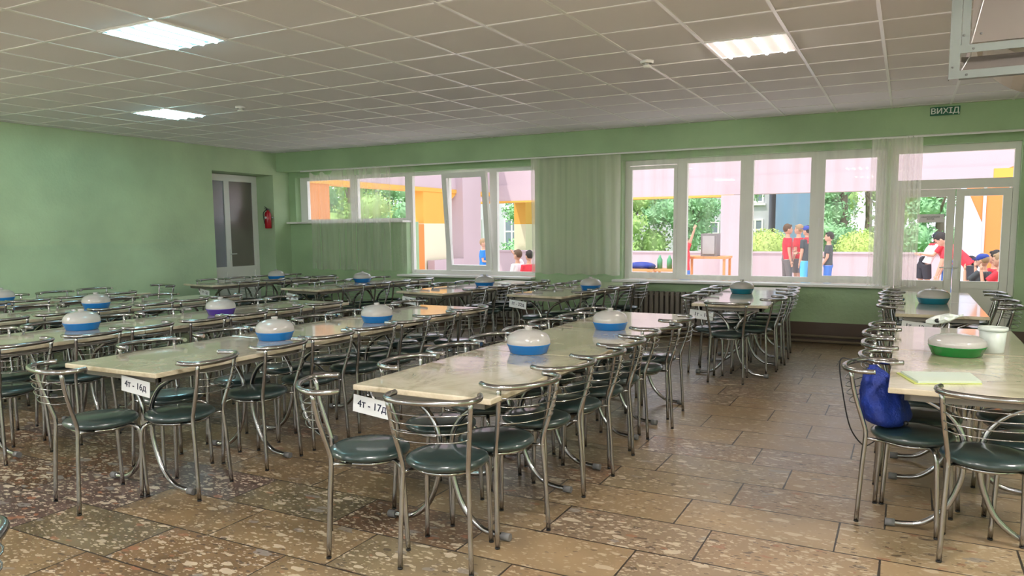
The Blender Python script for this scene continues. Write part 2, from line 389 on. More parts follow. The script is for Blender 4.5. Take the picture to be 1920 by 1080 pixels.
# left wall with the door recess
m = MB()
m.box((XL - .25, YB, 0), (XL, 8.72, H)); m.box((XL - .25, 8.72, 2.50), (XL, 10.05, H)); m.box((XL - .9, 10.05, 0), (XL, YO, H))
m.box((XL - .9, 8.35, 0), (XL - .25, 8.55, H)); m.box((XL - .9, 8.55, 2.50), (XL - .25, 10.05, H)); m.box((XL - .9, 8.35, 0), (XL - .75, 10.05, 2.6))
structure(m.build('wall_left', 'green'))
m = MB()
# window wall: openings window 1 (stepped), window 2, door unit
W1a, W1b, W1c = -9.90, -7.46, -5.06
W2a, W2b = -3.66, -.26
D0, D1 = -.20, 1.13
ZT = 2.47
def wbox(x0, x1, z0, z1): m.box((x0, YW, z0), (x1, YO, z1))
wbox(XL, W1a, 0, H); wbox(W1a, W1b, 0, 1.65); wbox(W1b, W1c, 0, .745); wbox(W1c, W2a, 0, H)
wbox(W2a, W2b, 0, .745); wbox(W2b, D0, 0, H); wbox(D1, XR, 0, H)
wbox(W1a, W1c, ZT, H); wbox(W2a, W2b, ZT, H); wbox(D0, D1, ZT, H)
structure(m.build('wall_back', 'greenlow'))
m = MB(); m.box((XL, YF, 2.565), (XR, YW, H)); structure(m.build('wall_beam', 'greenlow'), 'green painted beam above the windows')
m = MB(); m.box((XR, YB, 0), (XR + .2, YO, H)); structure(m.build('wall_right', 'green'))
m = MB(); m.box((XL, YB - .2, 0), (XR, YB, .7)); m.box((XL, YB - .2, 2.6), (XR, YB, H))
for x in (XL, -6.9, -3.6, -.3, 2.8): m.box((x, YB - .2, .7), (x + .8, YB, 2.6))
structure(m.build('wall_front', 'green'))
m = MB(); m.box((W1c, YW - .012, 0), (D0, YW, .27)); m.box((D1, YW - .012, 0), (XR, YW, .27)); m.box((XL, YW - .012, 0), (W1c, YW, .27))
structure(m.build('baseboard_back', 'brown'), 'brown painted skirting band')
m = MB(); m.tube([(XL, YW - .09, .10), (-.2, YW - .09, .10)], .017); m.tube([(XL, YW - .09, .035), (-.2, YW - .09, .035)], .017)
structure(m.build('trim_2', mat('pipe_paint', (.26, .21, .15), .45)), 'two heating pipes along the skirting')
# sills
for i, (a, b, z, d) in enumerate(((W1a - .12, W1b + .02, 1.66, .13), (W1b - .1, W1c + .0, .76, .16), (W2a - .1, W2b + .1, .76, .16))):
    m = MB(); m.box((a, YW - d, z - .02), (b, YG - .03, z + .012)); structure(bevel(m.build('trim_%d' % (3 + i), 'pvc')), 'white window sill')

def frame_rect(m, x0, x1, z0, z1, y0, y1, t):
    m.box((x0, y0, z0), (x0 + t, y1, z1)); m.box((x1 - t, y0, z0), (x1, y1, z1))
    m.box((x0 + t, y0, z0), (x1 - t, y1, z0 + t)); m.box((x0 + t, y0, z1 - t), (x1 - t, y1, z1))
def pane(name, x0, x1, z0, z1, y, parent, matn='glass'):
    m = MB(); m.box((x0, y - .003, z0), (x1, y + .003, z1)); return m.build(name, matn, parent)
# window 1
w1 = MB()
w1.box((W1a, YG - .03, 1.67), (W1a + .17, YG + .04, ZT)); w1.box((W1a + .17, YG - .026, 2.41), (W1c, YG + .036, ZT)); w1.box((W1a + .17, YG - .026, 1.67), (W1b, YG + .036, 1.715))
w1.box((W1b - .10, YG - .03, .775), (W1b + .05, YG + .04, ZT)); w1.box((W1b, YG - .026, .775), (W1c, YG + .036, .84)); w1.box((W1c - .04, YG - .03, .775), (W1c, YG + .04, ZT))
w1.box((-8.74, YG - .03, 1.70), (-8.575, YG + .04, 2.42)); w1.box((-6.76, YG - .03, .80), (-6.68, YG + .04, 2.42)); w1.box((-5.92, YG - .03, .80), (-5.79, YG + .04, 2.42))
win1 = structure(w1.build('window_1', 'pvc'), 'white stepped window left of the pillar')
for a, b, c, d in ((-9.73, -8.74, 1.715, 2.41), (-8.575, W1b - .1, 1.715, 2.41), (W1b + .05, -6.76, .84, 2.41), (-5.79, W1c - .04, .84, 2.41)):
    pane('pane', a, b, c, d, YG, win1)
sash = MB(); frame_rect(sash, -6.70, -5.88, 0, 1.575, -.035, .03, .085)
sh = sash.build('sash', 'pvc', win1); sh.location = (0, YG - .05, .85); sh.rotation_euler = (radians(5.5), 0, 0); sh['label'] = 'white sash tilted open into the room'
m = MB(); m.box((-6.615, -.004, .085), (-5.965, .002, 1.49)); m.build('pane', 'glass', sh)
m = MB(); m.box((-6.68, -.06, .7), (-6.655, -.035, .82)); m.box((-6.675, -.075, .62), (-6.66, -.06, .74)); m.build('handle', 'pvc', sh)
# window 2
w2 = MB(); frame_rect(w2, W2a, W2b, .775, ZT, YG - .03, YG + .04, .07)
for a, b in ((-2.90, -2.755), (-2.03, -1.86), (-1.14, -1.005)): w2.box((a, YG - .035, .82), (b, YG + .044, 2.42))
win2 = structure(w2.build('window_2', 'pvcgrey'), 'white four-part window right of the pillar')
for a, b, c, d in ((W2a + .07, -2.90, .86, 2.34), (-2.755, -2.03, .845, 2.40), (-1.86, -1.14, .845, 2.40), (-1.005, W2b - .07, .86, 2.36)):
    pane('pane', a, b, c, d, YG, win2)
    if c > .85:
        f = MB(); frame_rect(f, a - .01, b + .01, c - .04, d + .05, YG - .05, YG - .01, .05); f.build('sash', 'pvcgrey', win2)
for x in (-2.93, -1.03):
    m = MB(); m.box((x, YG - .075, 1.5), (x + .025, YG - .05, 1.62)); m.build('handle', 'pvc', win2)
# glass door unit
dd = MB()
dd.box((D0, YG - .04, 0), (D0 + .07, YG + .04, ZT)); dd.box((D1 - .06, YG - .04, 0), (D1, YG + .04, ZT)); dd.box((D0 + .07, YG - .036, 2.385), (D1 - .06, YG + .036, ZT)); dd.box((D0 + .07, YG - .036, 1.95), (D1 - .06, YG + .036, 2.06))
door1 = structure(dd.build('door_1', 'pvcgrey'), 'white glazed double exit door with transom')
pane('pane', D0 + .07, D1 - .06, 2.06, 2.385, YG, door1)
for k, (a, b) in enumerate(((D0 + .07, .50), (.50, D1 - .06))):
    lf = MB(); t = .085
    frame_rect(lf, a + .005, b - .005, .02, 1.94, YG - .05, YG + .02, t); lf.box((a + t, YG - .05, .745), (b - t, YG + .02, .835)); lf.box((a + t, YG - .03, .1), (b - t, YG, .75))
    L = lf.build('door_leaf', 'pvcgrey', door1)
    pane('pane', a + t, b - t, .835, 1.86, YG - .01, L)
    m = MB(); hx = b - .05 if k == 0 else a + .03
    m.box((hx, YG - .07, .86), (hx + .03, YG - .05, 1.08)); m.tube([(hx + .015, YG - .07, 1.0), (hx + .015, YG - .1, 1.0), (hx - .09, YG - .1, 1.0)], .008); m.build('handle', 'pvc', L)
# left inner door
m = MB(); xd = XL - .40
frame_rect_y = lambda mb, y0, y1, z0, z1, x0, x1, t: (mb.box((x0, y0, z0), (x1, y0 + t, z1)), mb.box((x0, y1 - t, z0), (x1, y1, z1)), mb.box((x0, y0 + t, z0), (x1, y1 - t, z0 + t)), mb.box((x0, y0 + t, z1 - t), (x1, y1 - t, z1)))
frame_rect_y(m, 8.56, 10.045, 0, 2.49, xd - .05, xd, .07)
door2 = structure(m.build('door_2', 'pvc'), 'white framed double door with dark glass in the left wall')
for a, b in ((8.63, 9.345), (9.345, 9.975)):
    lf = MB(); frame_rect_y(lf, a, b, .02, 2.43, xd - .04, xd + .015, .055); lf.box((xd - .04, a + .05, .82), (xd + .015, b - .05, .90)); lf.box((xd - .03, a + .05, .06), (xd + .0, b - .05, .83))
    L = lf.build('door_leaf', 'pvc', door2)
    m = MB(); m.box((xd - .012, a + .055, .90), (xd - .004, b - .055, 2.375)); m.build('pane', 'dglass' if a > 9 else 'dglass2', L)
m = MB(); m.box((xd + .015, 9.36, 1.0), (xd + .03, 9.385, 1.2)); m.tube([(xd + .03, 9.372, 1.12), (xd + .06, 9.372, 1.12), (xd + .06, 9.47, 1.12)], .009); m.build('handle', 'pvc', door2)

# curtain rail and curtains
m = MB(); m.box((-9.55, 10.20, 2.545), (1.2, 10.235, 2.565)); tag(m.build('curtain_rail', 'tbar'), 'slim white curtain rail running under the green beam', 'curtain rail')
def curtain(x0, x1, z0, z1, yc, folds, amp, matn, label, seed=0, top_sag=0, gather=None):
    rnd = random.Random(seed); n = max(60, int(folds * 10)); vs = []; rows = 14
    ph = [rnd.uniform(0, 6.28) for _ in range(4)]
    for r in range(rows + 1):
        t = r / rows
        for i in range(n + 1):
            s_ = i / n; x = x0 + (x1 - x0) * s_
            if gather: x = x + (gather[0] - x) * gather[1] * (1 - t) ** 2 * .0
            a = amp * (.55 + .45 * sin(3.1 * s_ * folds / 3 + ph[0]))
            y = yc + a * sin(2 * pi * s_ * folds + ph[1] + .5 * sin(7 * s_ + ph[2])) * (1 - .35 * t) + .01 * sin(5 * t + 9 * s_)
            z = z0 + (z1 - z0) * t + .012 * sin(2 * pi * s_ * folds * .5) * (1 - t)
            if top_sag and t > .9: z -= top_sag * abs(sin(pi * s_ * (x1 - x0) / .26)) * (t - .9) * 10 if s_ < .28 else 0
            vs.append((x + .004 * sin(6 * t + i), y, z))
    fs = [(r * (n + 1) + i, r * (n + 1) + i + 1, (r + 1) * (n + 1) + i + 1, (r + 1) * (n + 1) + i) for r in range(rows) for i in range(n)]
    m = MB(); m.add(vs, fs, 0, True); return tag(m.build('sheer_curtain', matn), label, 'curtain', 'sheer window curtains')
curtain(-9.36, -7.62, .83, 2.545, 10.25, 13, .022, 'sheer0', 'sheer curtain with scalloped top hanging below the raised part of the window', 1, top_sag=.07)
curtain(-7.62, -7.15, .83, 2.545, 10.26, 6, .02, 'sheer2', 'narrow bunched sheer curtain beside the tall window panes', 2)
curtain(-5.02, -3.62, .84, 2.545, 10.25, 8, .022, 'sheer', 'sheer curtain drawn across the green pillar between the windows', 3)
curtain(-3.62, -1.75, .80, 2.545, 10.25, 10, .02, 'sheer2', 'thin flat sheer curtain over the left half of the four-part window', 4)
curtain(-1.75, -.42, .80, 2.545, 10.24, 16, .025, 'sheer2', 'loosely pleated sheer curtain over the right half of the four-part window', 5)
curtain(-.42, .12, .78, 2.56, 10.22, 11, .03, 'sheer3', 'tightly gathered sheer curtain beside the glass exit door', 6)

# exit sign
e = MB(); e.box((.175, YF - .02, 2.765), (.475, YF, 2.862)); es = tag(e.build('exit_sign', 'exit'), 'small green exit sign on the beam above the glass door', 'sign')
text('lettering', 'ВИХІД', .088, 'white', es, (.325, YF - .022, 2.811), (pi / 2, 0, 0), bold=.002)
# paper notice on the door pane
m = MB(); m.box((.10, YG - .06, 1.545), (.385, YG - .055, 1.645)); nt_ = tag(m.build('paper_notice', mat('grey_paper', (.93, .90, .94), .7)), 'small printed paper notice stuck on the left pane of the exit door', 'notice')
text('lettering', 'ЕВАКУАЦІЙНИЙ\nВИХІД', .024, 'ink', nt_, (.2425, YG - .0605, 1.597), (pi / 2, 0, 0))

# fire extinguisher on the jamb
fe = empty('fire_extinguisher', (-10.12, 9.965, 1.56)); tag(fe, 'red fire extinguisher hanging on the green wall beside the inner door', 'fire extinguisher')
m = MB(); m.lathe([(0, 0), (.05, 0), (.057, .012), (.057, .25), (.045, .285), (.02, .305), (.018, .325), (0, .325)], 20); m.build('cylinder', 'red', fe)
m = MB(); m.box((-.016, -.02, .32), (.016, .02, .35)); m.tube([(0, 0, .345), (-.06, -.01, .385)], .007); m.tube([(0, 0, .335), (-.055, -.02, .35)], .006); m.build('valve', 'black', fe)
m = MB(); m.tube(smooth_pts([(-.01, -.02, .33), (-.075, -.03, .27), (-.07, -.02, .12), (-.058, -.02, .08)]), .008); m.build('hose', 'black', fe)
m = MB(); m.lathe([(0, 0), (.02, 0), (.02, .006), (0, .006)], 16); g = m.build('gauge_label', 'paper', fe); g.location = (.005, -.056, .19); g.rotation_euler = (pi / 2, 0, 0); g['label'] = 'round white sticker'
m = MB(); m.box((-.06, .03, .18), (.06, .08, .20)); m.build('bracket', 'steel', fe)

# ceiling panel lamps
def panel(x, y, tube, diff, label):
    o = empty('ceiling_light', (x, y, H)); tag(o, label, 'ceiling light', 'square ceiling panel lights')
    m = MB(); m.box((-.285, -.285, -.006), (.285, .285, -.003)); m.build('diffuser', diff, o)
    m = MB(); frame_f = .014
    for a, b in (((-.295, -.295, -.012), (.295, -.28, .0)), ((-.295, .28, -.012), (.295, .295, .0)), ((-.295, -.28, -.012), (-.28, .28, .0)), ((.28, -.28, -.012), (.295, .28, .0))): m.box(a, b)
    m.build('frame', 'tbar', o)
    for k in range(4):
        m = MB(); xx = -.21 + .14 * k
        m.tube([(xx, -.275, -.010), (xx, .275, -.010)], .015 if tube != 'tubefill' else .02, 8); m.build('tube', tube, o)
    return o
panel(-1.12, 6.14, 'tubewarm', 'diffwarm', 'warm white square ceiling light above the aisle on the right')
panel(-4.72, 3.74, 'tubecool', 'diffcool', 'large looking cyan-white square ceiling light closest to the viewer')
panel(-7.72, 6.14, 'tubecool', 'diffcool', 'small looking cool white square ceiling light near the left wall')
for x, y in ((-7.72, 1.34), (-1.12, 1.34), (-4.72, -1.06), (2.0, 3.74), (-1.12, -2.2), (-8.9, -1.6), (1.9, -.5)):  # unseen panels added to brighten the interior
    panel(x, y, 'tubefill', 'diffwarm', 'added square fill light outside the picture, ' + ('over the row along the left wall', 'over the near end of the open aisle', 'behind the viewer in the middle', 'beside the ventilation hood', 'at the rear of the aisle', 'in the rear left corner', 'in the rear right corner')[[(-7.72, 1.34), (-1.12, 1.34), (-4.72, -1.06), (2.0, 3.74), (-1.12, -2.2), (-8.9, -1.6), (1.9, -.5)].index((x, y))])
# smoke detectors
for x, y, lb in ((-1.98, 6.24, 'round white smoke detector beside the warm ceiling light'), (-6.64, 6.2, 'round white smoke detector far down the ceiling on the left')):
    o = empty('smoke_detector', (x, y, H)); tag(o, lb, 'smoke detector', 'ceiling smoke detectors')
    m = MB(); m.lathe([(0, 0), (.055, 0), (.055, -.018), (.045, -.024)][::-1], 20); m.build('base', 'pvc', o)
    m = MB(); m.lathe([(.0, -.055), (.028, -.055), (.034, -.045), (.034, -.04), (.02, -.04), (.02, -.022)], 18); m.build('sensor', 'pvcgrey', o)

# ventilation hood
hd = empty('ventilation_hood', (0, 0, 0)); tag(hd, 'grey angle-iron framed ventilation duct hanging from the ceiling at the upper right', 'ventilation hood')
HY = 4.60
m = MB(); m.box((.155, HY, 2.255), (.203, HY + .004, H)); m.box((.155, HY + .004, 2.255), (.159, HY + .05, H))
m.box((.205, HY + .006, 2.42), (.242, HY + .01, H)); m.box((.203, HY + .002, 2.382), (1.9, HY + .007, 2.422)); m.box((.203, HY + .001, 2.255), (1.9, HY + .005, 2.295)); m.box((.203, HY + .005, 2.255), (1.9, HY + .05, 2.259))
m.box((1.86, HY, 2.255), (1.9, HY + .004, H)); m.build('frame', 'steel', hd)
def crease(x0, x1, xt, z0, z1, name):
    mm = MB(); y0, y1 = HY + .014, HY + .085
    mm.add([(x0, y0, z0), (xt, y1 + .02, z1), (x0, y1, z1), (x1, y0, z0), (x1, y1 + .02, z1)], [(0, 1, 2), (0, 3, 4, 1)], 0)
    o = mm.build(name, 'sheet', hd); q = o.modifiers.new('t', 'SOLIDIFY'); q.thickness = .002
    mm = MB(); mm.tube([(x0, y0 - .002, z0), (xt, y1 + .016, z1)], .0028, 6); mm.build('bright_crease', 'tbar', hd)
crease(.25, 1.86, .345, 2.43, H - .01, 'sheet_panel'); crease(.212, 1.86, .25, 2.298, 2.378, 'sheet_panel')
for x, z in ((.172, 2.315), (.215, 2.47), (.26, 2.40), (.235, 2.272), (.29, 2.47)):
    m = MB(); m.ell((0, 0, 0), (.006, .004, .006), 8, 6); m.build('bolt', 'rubber', hd, (x, HY - .001, z))
m = MB(); vs = []; n_ = 30
for i in range(n_ + 1):
    t_ = i / n_; zz = 2.50 - .22 * sin(pi / 2 * min(1, t_ * 5)); xx = .30 + 1.56 * t_
    vs += [(xx - .04, HY + .12, min(2.48, zz + .06)), (xx, 5.45, zz), (xx - .04, HY + .12, H - .01), (xx, 5.45, H - .01)]
fs = []
for i in range(n_):
    a, b_ = 4 * i, 4 * i + 4
    fs += [(a, a + 1, b_ + 1, b_), (a + 1, a + 3, b_ + 3, b_ + 1), (a, b_, b_ + 2, a + 2)]
fs += [(0, 2, 3, 1), (4 * n_, 4 * n_ + 1, 4 * n_ + 3, 4 * n_ + 2)]
m.add(vs, fs, 0); o = m.build('bulged_duct', mat('pale_sheet', (.46, .41, .34), .5), hd); o['label'] = 'pale rounded sheet duct behind the frame'

# radiators under the windows
def radiator(x0, x1, label):
    o = empty('radiator', ((x0 + x1) / 2, YW - .10, 0)); tag(o, label, 'radiator', 'radiators under the windows'); L = (x1 - x0) / 2
    m = MB(); x = -L
    while x < L - .03: m.box((x, -.05, .14), (x + .055, .05, .62)); x += .075
    bevel(m.build('fins', 'radiator', o), .012)
    m = MB(); m.tube([(-L, 0, .19), (L, 0, .19)], .02); m.tube([(-L, 0, .57), (L, 0, .57)], .02); m.tube([(L - .02, 0, .2), (L - .02, 0, .11)], .012); m.build('pipe', 'radiator', o)
radiator(-3.5, -1.9, 'brown-grey ribbed radiator under the four-part window')
radiator(-7.1, -5.3, 'brown-grey ribbed radiator under the tall panes of the stepped window')

# ------------------------------------------------------------------ tables
def make_table(Wd, L):
    t = empty('canteen_table')
    m = MB(); m.box((-Wd / 2, -L / 2 + .002, .722), (Wd / 2, L / 2 - .002, .75)); bevel(m.build('tabletop', 'marble', t), .006, 3)
    m = MB(); a, b = Wd / 2 - .07, L / 2 - .07
    m.box((-a, -b, .682), (a, -b + .025, .722)); m.box((-a, b - .025, .682), (a, b, .722)); m.box((-a, -b, .682), (-a + .025, b, .722)); m.box((a - .025, -b, .682), (a, b, .722)); m.build('apron', 'apron', t)
    for sy in (-1, 1):
        for sx in (-1, 1):
            m = MB(); yc = sy * (L / 2 - .23)
            pts = smooth_pts([(sx * .29, yc, .69), (sx * .22, yc, .665), (sx * .11, yc, .60), (sx * .045, yc, .50), (sx * .034, yc, .38), (sx * .045, yc, .27), (sx * .10, yc, .13), (sx * .19, yc, .045), (sx * .27, yc, .024), (sx * .33, yc, .022)], 4)
            m.tube(pts, .0145, 8); lg = m.build('leg', 'chrome', t)
            m = MB(); m.tube([(sx * .315, yc, .021), (sx * .36, yc, .0205)], .020, 8); m.build('foot_cap', 'rubber', lg)
        m = MB(); m.box((-.05, yc - .012, .37), (.05, yc + .012, .40)); m.build('clamp', 'chrome', t)
    return t
def add_sign(t, txt, x, y, z, w_=.235, h=.088, tilt=.10):
    m = MB(); m.box((-w_ / 2, -.001, -h / 2), (w_ / 2, .001, h / 2)); s = m.build('table_sign', 'paper', t); s.location = (x, y, z); s.rotation_euler = (0, tilt, 0); s['label'] = 'white card reading ' + txt
    text('lettering', txt, .052, 'ink', s, (0, -.0014, .002), (pi / 2, 0, 0), .0002, bold=.0010)
TABLES = {}
def table_row(key, xc, Wd, ys, L, labels, skew=0.0, sign=None):
    proto = None
    for i, (yy, lb) in enumerate(zip(ys, labels)):
        xx = xc + (yy - ys[0]) * math.tan(-skew)
        if proto is None:
            k = (round(Wd, 2), round(L, 2))
            if k in TABLES: t = dup(TABLES[k], (xx, yy, 0), skew)
            else: t = make_table(Wd, L); t.location = (xx, yy, 0); t.rotation_euler.z = skew; TABLES[k] = t
            proto = TABLES[k]
        else: t = dup(proto, (xx, yy, 0), skew)
        tag(t, lb, 'table', 'beige canteen tables')
        if i == 0 and sign: TODO.append((t, sign, Wd, L))
TODO = []
ord3 = ('front', 'middle', 'rear')
R17, R16, R10, R12 = 'big row bordering the open aisle', 'row second from the aisle', 'shiny row below four-part window', 'row before the exit door'
R15, R14, R13 = 'row with the purple box', 'row just past the purple one', 'row along the left wall'
R22, R7, R5, R3 = 'far row before the pillar', 'far row before the tall panes', 'far row before scalloped curtain', 'far row beside the inner door'
RG = 'right-hand row with the green box'
ROWS = {}
def row(key, name, xc, Wd, yf, n, L, skew=0, sign=None, ysh=0):
    ys = [yf + L * (i + .5) for i in range(n)]
    lbs = ['beige marbled table, %s one of the %s' % (('front', 'middle', 'rear')[i] if n == 3 else ('front', 'rear')[i], name) for i in range(n)]
    table_row(key, xc, Wd, ys, L, lbs, skew, sign); ROWS[key] = (name, xc, Wd, yf, n, L, skew)
row(17, R17, -2.0, .78, 2.86, 3, 1.21, sign=('4т - 17д', -.315))
row(16, R16, -3.93, .78, 2.62, 3, 1.235, skew=.012, sign=('4т - 16д', .15))
row(15, R15, -5.60, .78, 2.60, 3, 1.21)
row(14, R14, -7.20, .78, 2.60, 3, 1.22)
row(13, R13, -8.80, .78, 2.60, 3, 1.22)
row(10, R10, -1.54, .74, 7.50, 2, 1.20, skew=.03, sign=('1т - 10', -.28))
row(22, R22, -3.70, .74, 7.70, 2, 1.18, skew=-.10, sign=('1т - 22д', -.25))
row(7, R7, -5.17, .78, 7.58, 2, 1.15, skew=-.16, sign=('1т - 7д', -.22))
row(5, R5, -6.98, .74, 7.42, 2, 1.15, skew=-.12, sign=('1т - 5д', -.20))
row(3, R3, -8.98, .74, 7.50, 2, 1.15, skew=-.16, sign=('1т - 3д', .1))
row('g', RG, .32, .74, 3.885, 2, 1.255)
row(12, R12, .285, .70, 7.28, 2, 1.28, sign=('1т - 12д', -.18))
for t, (txt, dx), Wd, L in TODO: add_sign(t, txt, dx, -L / 2 + .055, (.632 if txt != '4т - 16д' else .650))

# ------------------------------------------------------------------ bread boxes
def bread_box(x, y, col, label, s=1.0, flat=1.0, z=.7505):
    o = empty('bread_box', (x, y, z)); tag(o, label, 'bread box', 'round lidded bread boxes on the tables')
    m = MB(); m.lathe([(0, 0), (.108 * s, 0), (.114 * s, .004), (.131 * s, .050), (.134 * s, .053), (.134 * s, .057), (.126 * s, .057), (.110 * s, .008), (0, .008)], 36); m.build('base', col, o)
    f = flat
    m = MB(); m.lathe([(.1325 * s, .0575), (.1345 * s, .070), (.1325 * s, .086), (.124 * s, .057 + .047 * f), (.105 * s, .057 + .065 * f), (.072 * s, .057 + .079 * f), (.040 * s, .057 + .085 * f), (.0, .057 + .086 * f)], 36); ld = m.build('lid', 'lid', o)
    if flat > .9:
        m = MB(); zz = .057 + .084 * f
        m.lathe([(.022, zz - .002), (.021, zz + .008), (.024, zz + .014), (.020, zz + .019), (0, zz + .020)], 20); m.build('knob', 'lid', ld)
    return o
bread_box(-2.03, 4.09, 'blue', 'white-lidded blue bread box, nearer of two on the aisle-side row')
bread_box(-1.95, 5.31, 'blue', 'white-lidded blue bread box, farther of two on the aisle-side row', .98)
bread_box(-3.90, 3.86, 'blue', 'white-lidded blue bread box, nearer of two on the row second from the aisle', .98)
bread_box(-3.86, 4.96, 'blue', 'white-lidded blue bread box, farther of two on the row second from the aisle', .98)
bread_box(-5.55, 4.84, 'purple', 'the only bread box with a purple base', .98)
bread_box(-5.72, 3.63, 'blue', 'white-lidded blue bread box sharing its row with the purple one', 1.0)
bread_box(-7.21, 4.74, 'blue', 'white-lidded blue bread box on the row just beyond the purple box row', .98)
bread_box(-8.84, 4.72, 'blue', 'blue bread box cut off by the left picture edge, near the wall', .98)
bread_box(-4.98, 8.72, 'blue', 'small looking blue bread box below the tall window panes', .98)
bread_box(-3.47, 8.74, 'blue', 'small looking blue bread box in front of the green pillar', .98)
bread_box(-7.10, 8.80, 'blue', 'small looking blue bread box in front of the scalloped curtain', .98)
bread_box(-8.80, 8.79, 'blue', 'small looking blue bread box beside the inner door', .98)
bread_box(-1.66, 8.87, 'teal', 'teal bread box on the shiny table below the four-part window', 1.0)
bread_box(.25, 8.38, 'teal', 'teal bread box on the table before the glass exit door', 1.08)
bread_box(.285, 5.06, 'greenp', 'wide flat bread box with a green base on the right', 1.13, .78)
# bucket
b = empty('plastic_bucket', (.475, 5.24, .7505)); tag(b, 'small white plastic bucket beside the green bread box', 'bucket')
m = MB(); m.lathe([(0, 0), (.058, 0), (.062, .004), (.072, .145), (.066, .145), (.058, .008), (0, .008)], 28); m.build('tub', 'bucket', b)
m = MB(); m.lathe([(.074, .132), (.078, .132), (.078, .152), (.070, .152), (.070, .146)], 28); m.build('rim', 'bucket', b)
# clear jar with a paper bag
b = empty('clear_jar', (.175, 5.32, .7505)); tag(b, 'clear plastic jar behind the green bread box', 'jar')
m = MB(); m.lathe([(0, 0), (.05, 0), (.054, .006), (.058, .12), (.054, .12), (.05, .01), (0, .01)], 24); m.build('cup', 'plastic_clear', b)
m = MB(); m.lathe([(.055, .12), (.062, .12), (.062, .13), (.055, .13)], 24); m.build('rim', 'plastic_clear', b)
m = MB(); rnd = random.Random(3); vs = []
for i in range(9):
    for j in range(10):
        a = 2 * pi * j / 10; t = i / 8
        r = .012 + .035 * sin(pi * min(1, t * 1.1 + .05)) * (1 + .35 * rnd.uniform(-1, 1))
        vs.append((-.05 + .20 * t, .012 + r * cos(a), .155 + .05 * t + r * .62 * sin(a)))
m.add(vs, [(i * 10 + j, i * 10 + (j + 1) % 10, (i + 1) * 10 + (j + 1) % 10, (i + 1) * 10 + j) for i in range(8) for j in range(10)] + [tuple(range(9, -1, -1)), tuple(range(80, 90))], 0, False)
pb = tag(m.build('paper_packet', 'bucket', None, (.175, 5.32, .7505)), 'crumpled pale packet lying on the clear jar', 'packet')
m = MB(); m.ell((.012, -.028, .170), (.016, .010, .014)); m.build('cap', 'black', pb)
# notebook
m = MB(); pl = [(-.02, 4.285), (.31, 4.385), (.345, 4.15), (.06, 4.02)]
nb = empty('notebook', (0, 0, .7505)); tag(nb, 'open thin notebook with a lime edge on the right-hand table', 'notebook')
m = MB(); m.prism(pl[::-1], 0, .004, 'z'); m.build('cover', 'yellowp', nb)
m = MB(); m.prism([(.0, 4.283), (.31, 4.38), (.343, 4.155), (.075, 4.03)][::-1], .004, .014, 'z'); m.build('pages', 'bluep', nb)

# ------------------------------------------------------------------ chairs
def make_chair():
    c = empty('canteen_chair')
    m = MB(); m.lathe([(0, .438), (.165, .438), (.184, .444), (.192, .456), (.190, .468), (.172, .480), (.12, .487), (0, .490)], 32); m.build('seat', 'vinyl', c)
    m = MB(); pts = [(.150 * cos(a * pi / 10), .150 * sin(a * pi / 10), .427) for a in range(20)]; m.tube(pts, .009, 6, closed=True)
    m.tube([(-.15, 0, .427), (.15, 0, .427)], .008, 6); m.build('seat_ring', 'chrome', c)
    rail = smooth_pts([(-.195, -.135, .787), (-.208, -.19, .786), (-.185, -.262, .786), (-.10, -.310, .786), (0, -.322, .786), (.10, -.310, .786), (.185, -.262, .786), (.208, -.19, .786), (.195, -.135, .787)], 4)
    m = MB(); m.tube(rail, .0138, 8); m.build('top_rail', 'chrome', c)
    for sx in (-1, 1):
        m = MB(); m.tube(smooth_pts([(sx * .165, -.205, .003), (sx * .156, -.190, .30), (sx * .150, -.180, .45), (sx * .154, -.190, .51), (sx * .174, -.232, .66), (sx * .186, -.252, .78)], 3), .0115, 8)
        lg = m.build('rear_leg', 'chrome', c)
        m = MB(); m.tube([(sx * .165, -.205, .0), (sx * .1648, -.2047, .008)], .0122, 8); m.build('foot_cap', 'black', lg)
        m = MB(); m.tube(smooth_pts([(sx * .162, .160, .003), (sx * .156, .150, .25), (sx * .152, .142, .375), (sx * .142, .132, .412), (sx * .105, .105, .427)], 3), .0115, 8)
        lg = m.build('front_leg', 'chrome', c)
        m = MB(); m.tube([(sx * .162, .160, .0), (sx * .1618, .1597, .008)], .0122, 8); m.build('foot_cap', 'black', lg)
    for z, x, y in ((.735, .184, -.246), (.695, .181, -.242), (.655, .177, -.236), (.615, .172, -.225)):
        m = MB(); m.tube(smooth_pts([(-x, y, z), (-x * .72, y - .048, z - .004), (0, y - .070, z - .006), (x * .72, y - .048, z - .004), (x, y, z)], 3), .0028, 5); m.build('back_wire', 'chrome', c)
    for sx in (-1, 1):
        m = MB(); m.tube([(sx * .152, -.19, .44), (sx * .125, -.09, .428)], .008, 6); m.build('bracket', 'chrome', c)
    return c
CH = make_chair(); used = [False]
def chair(x, y, ang, label):
    """ang: heading the sitter faces, degrees, 0 = towards the windows (+y), 90 = towards the left wall (-x)"""
    if not used[0]: c = CH; c.location = (x, y, 0); c.rotation_euler.z = radians(ang); used[0] = True
    else: c = dup(CH, (x, y, 0), radians(ang))
    tag(c, label, 'chair', 'round-seated chrome canteen chairs'); return c
ORD = ['first', 'second', 'third', 'fourth', 'fifth', 'sixth', 'seventh', 'eighth']
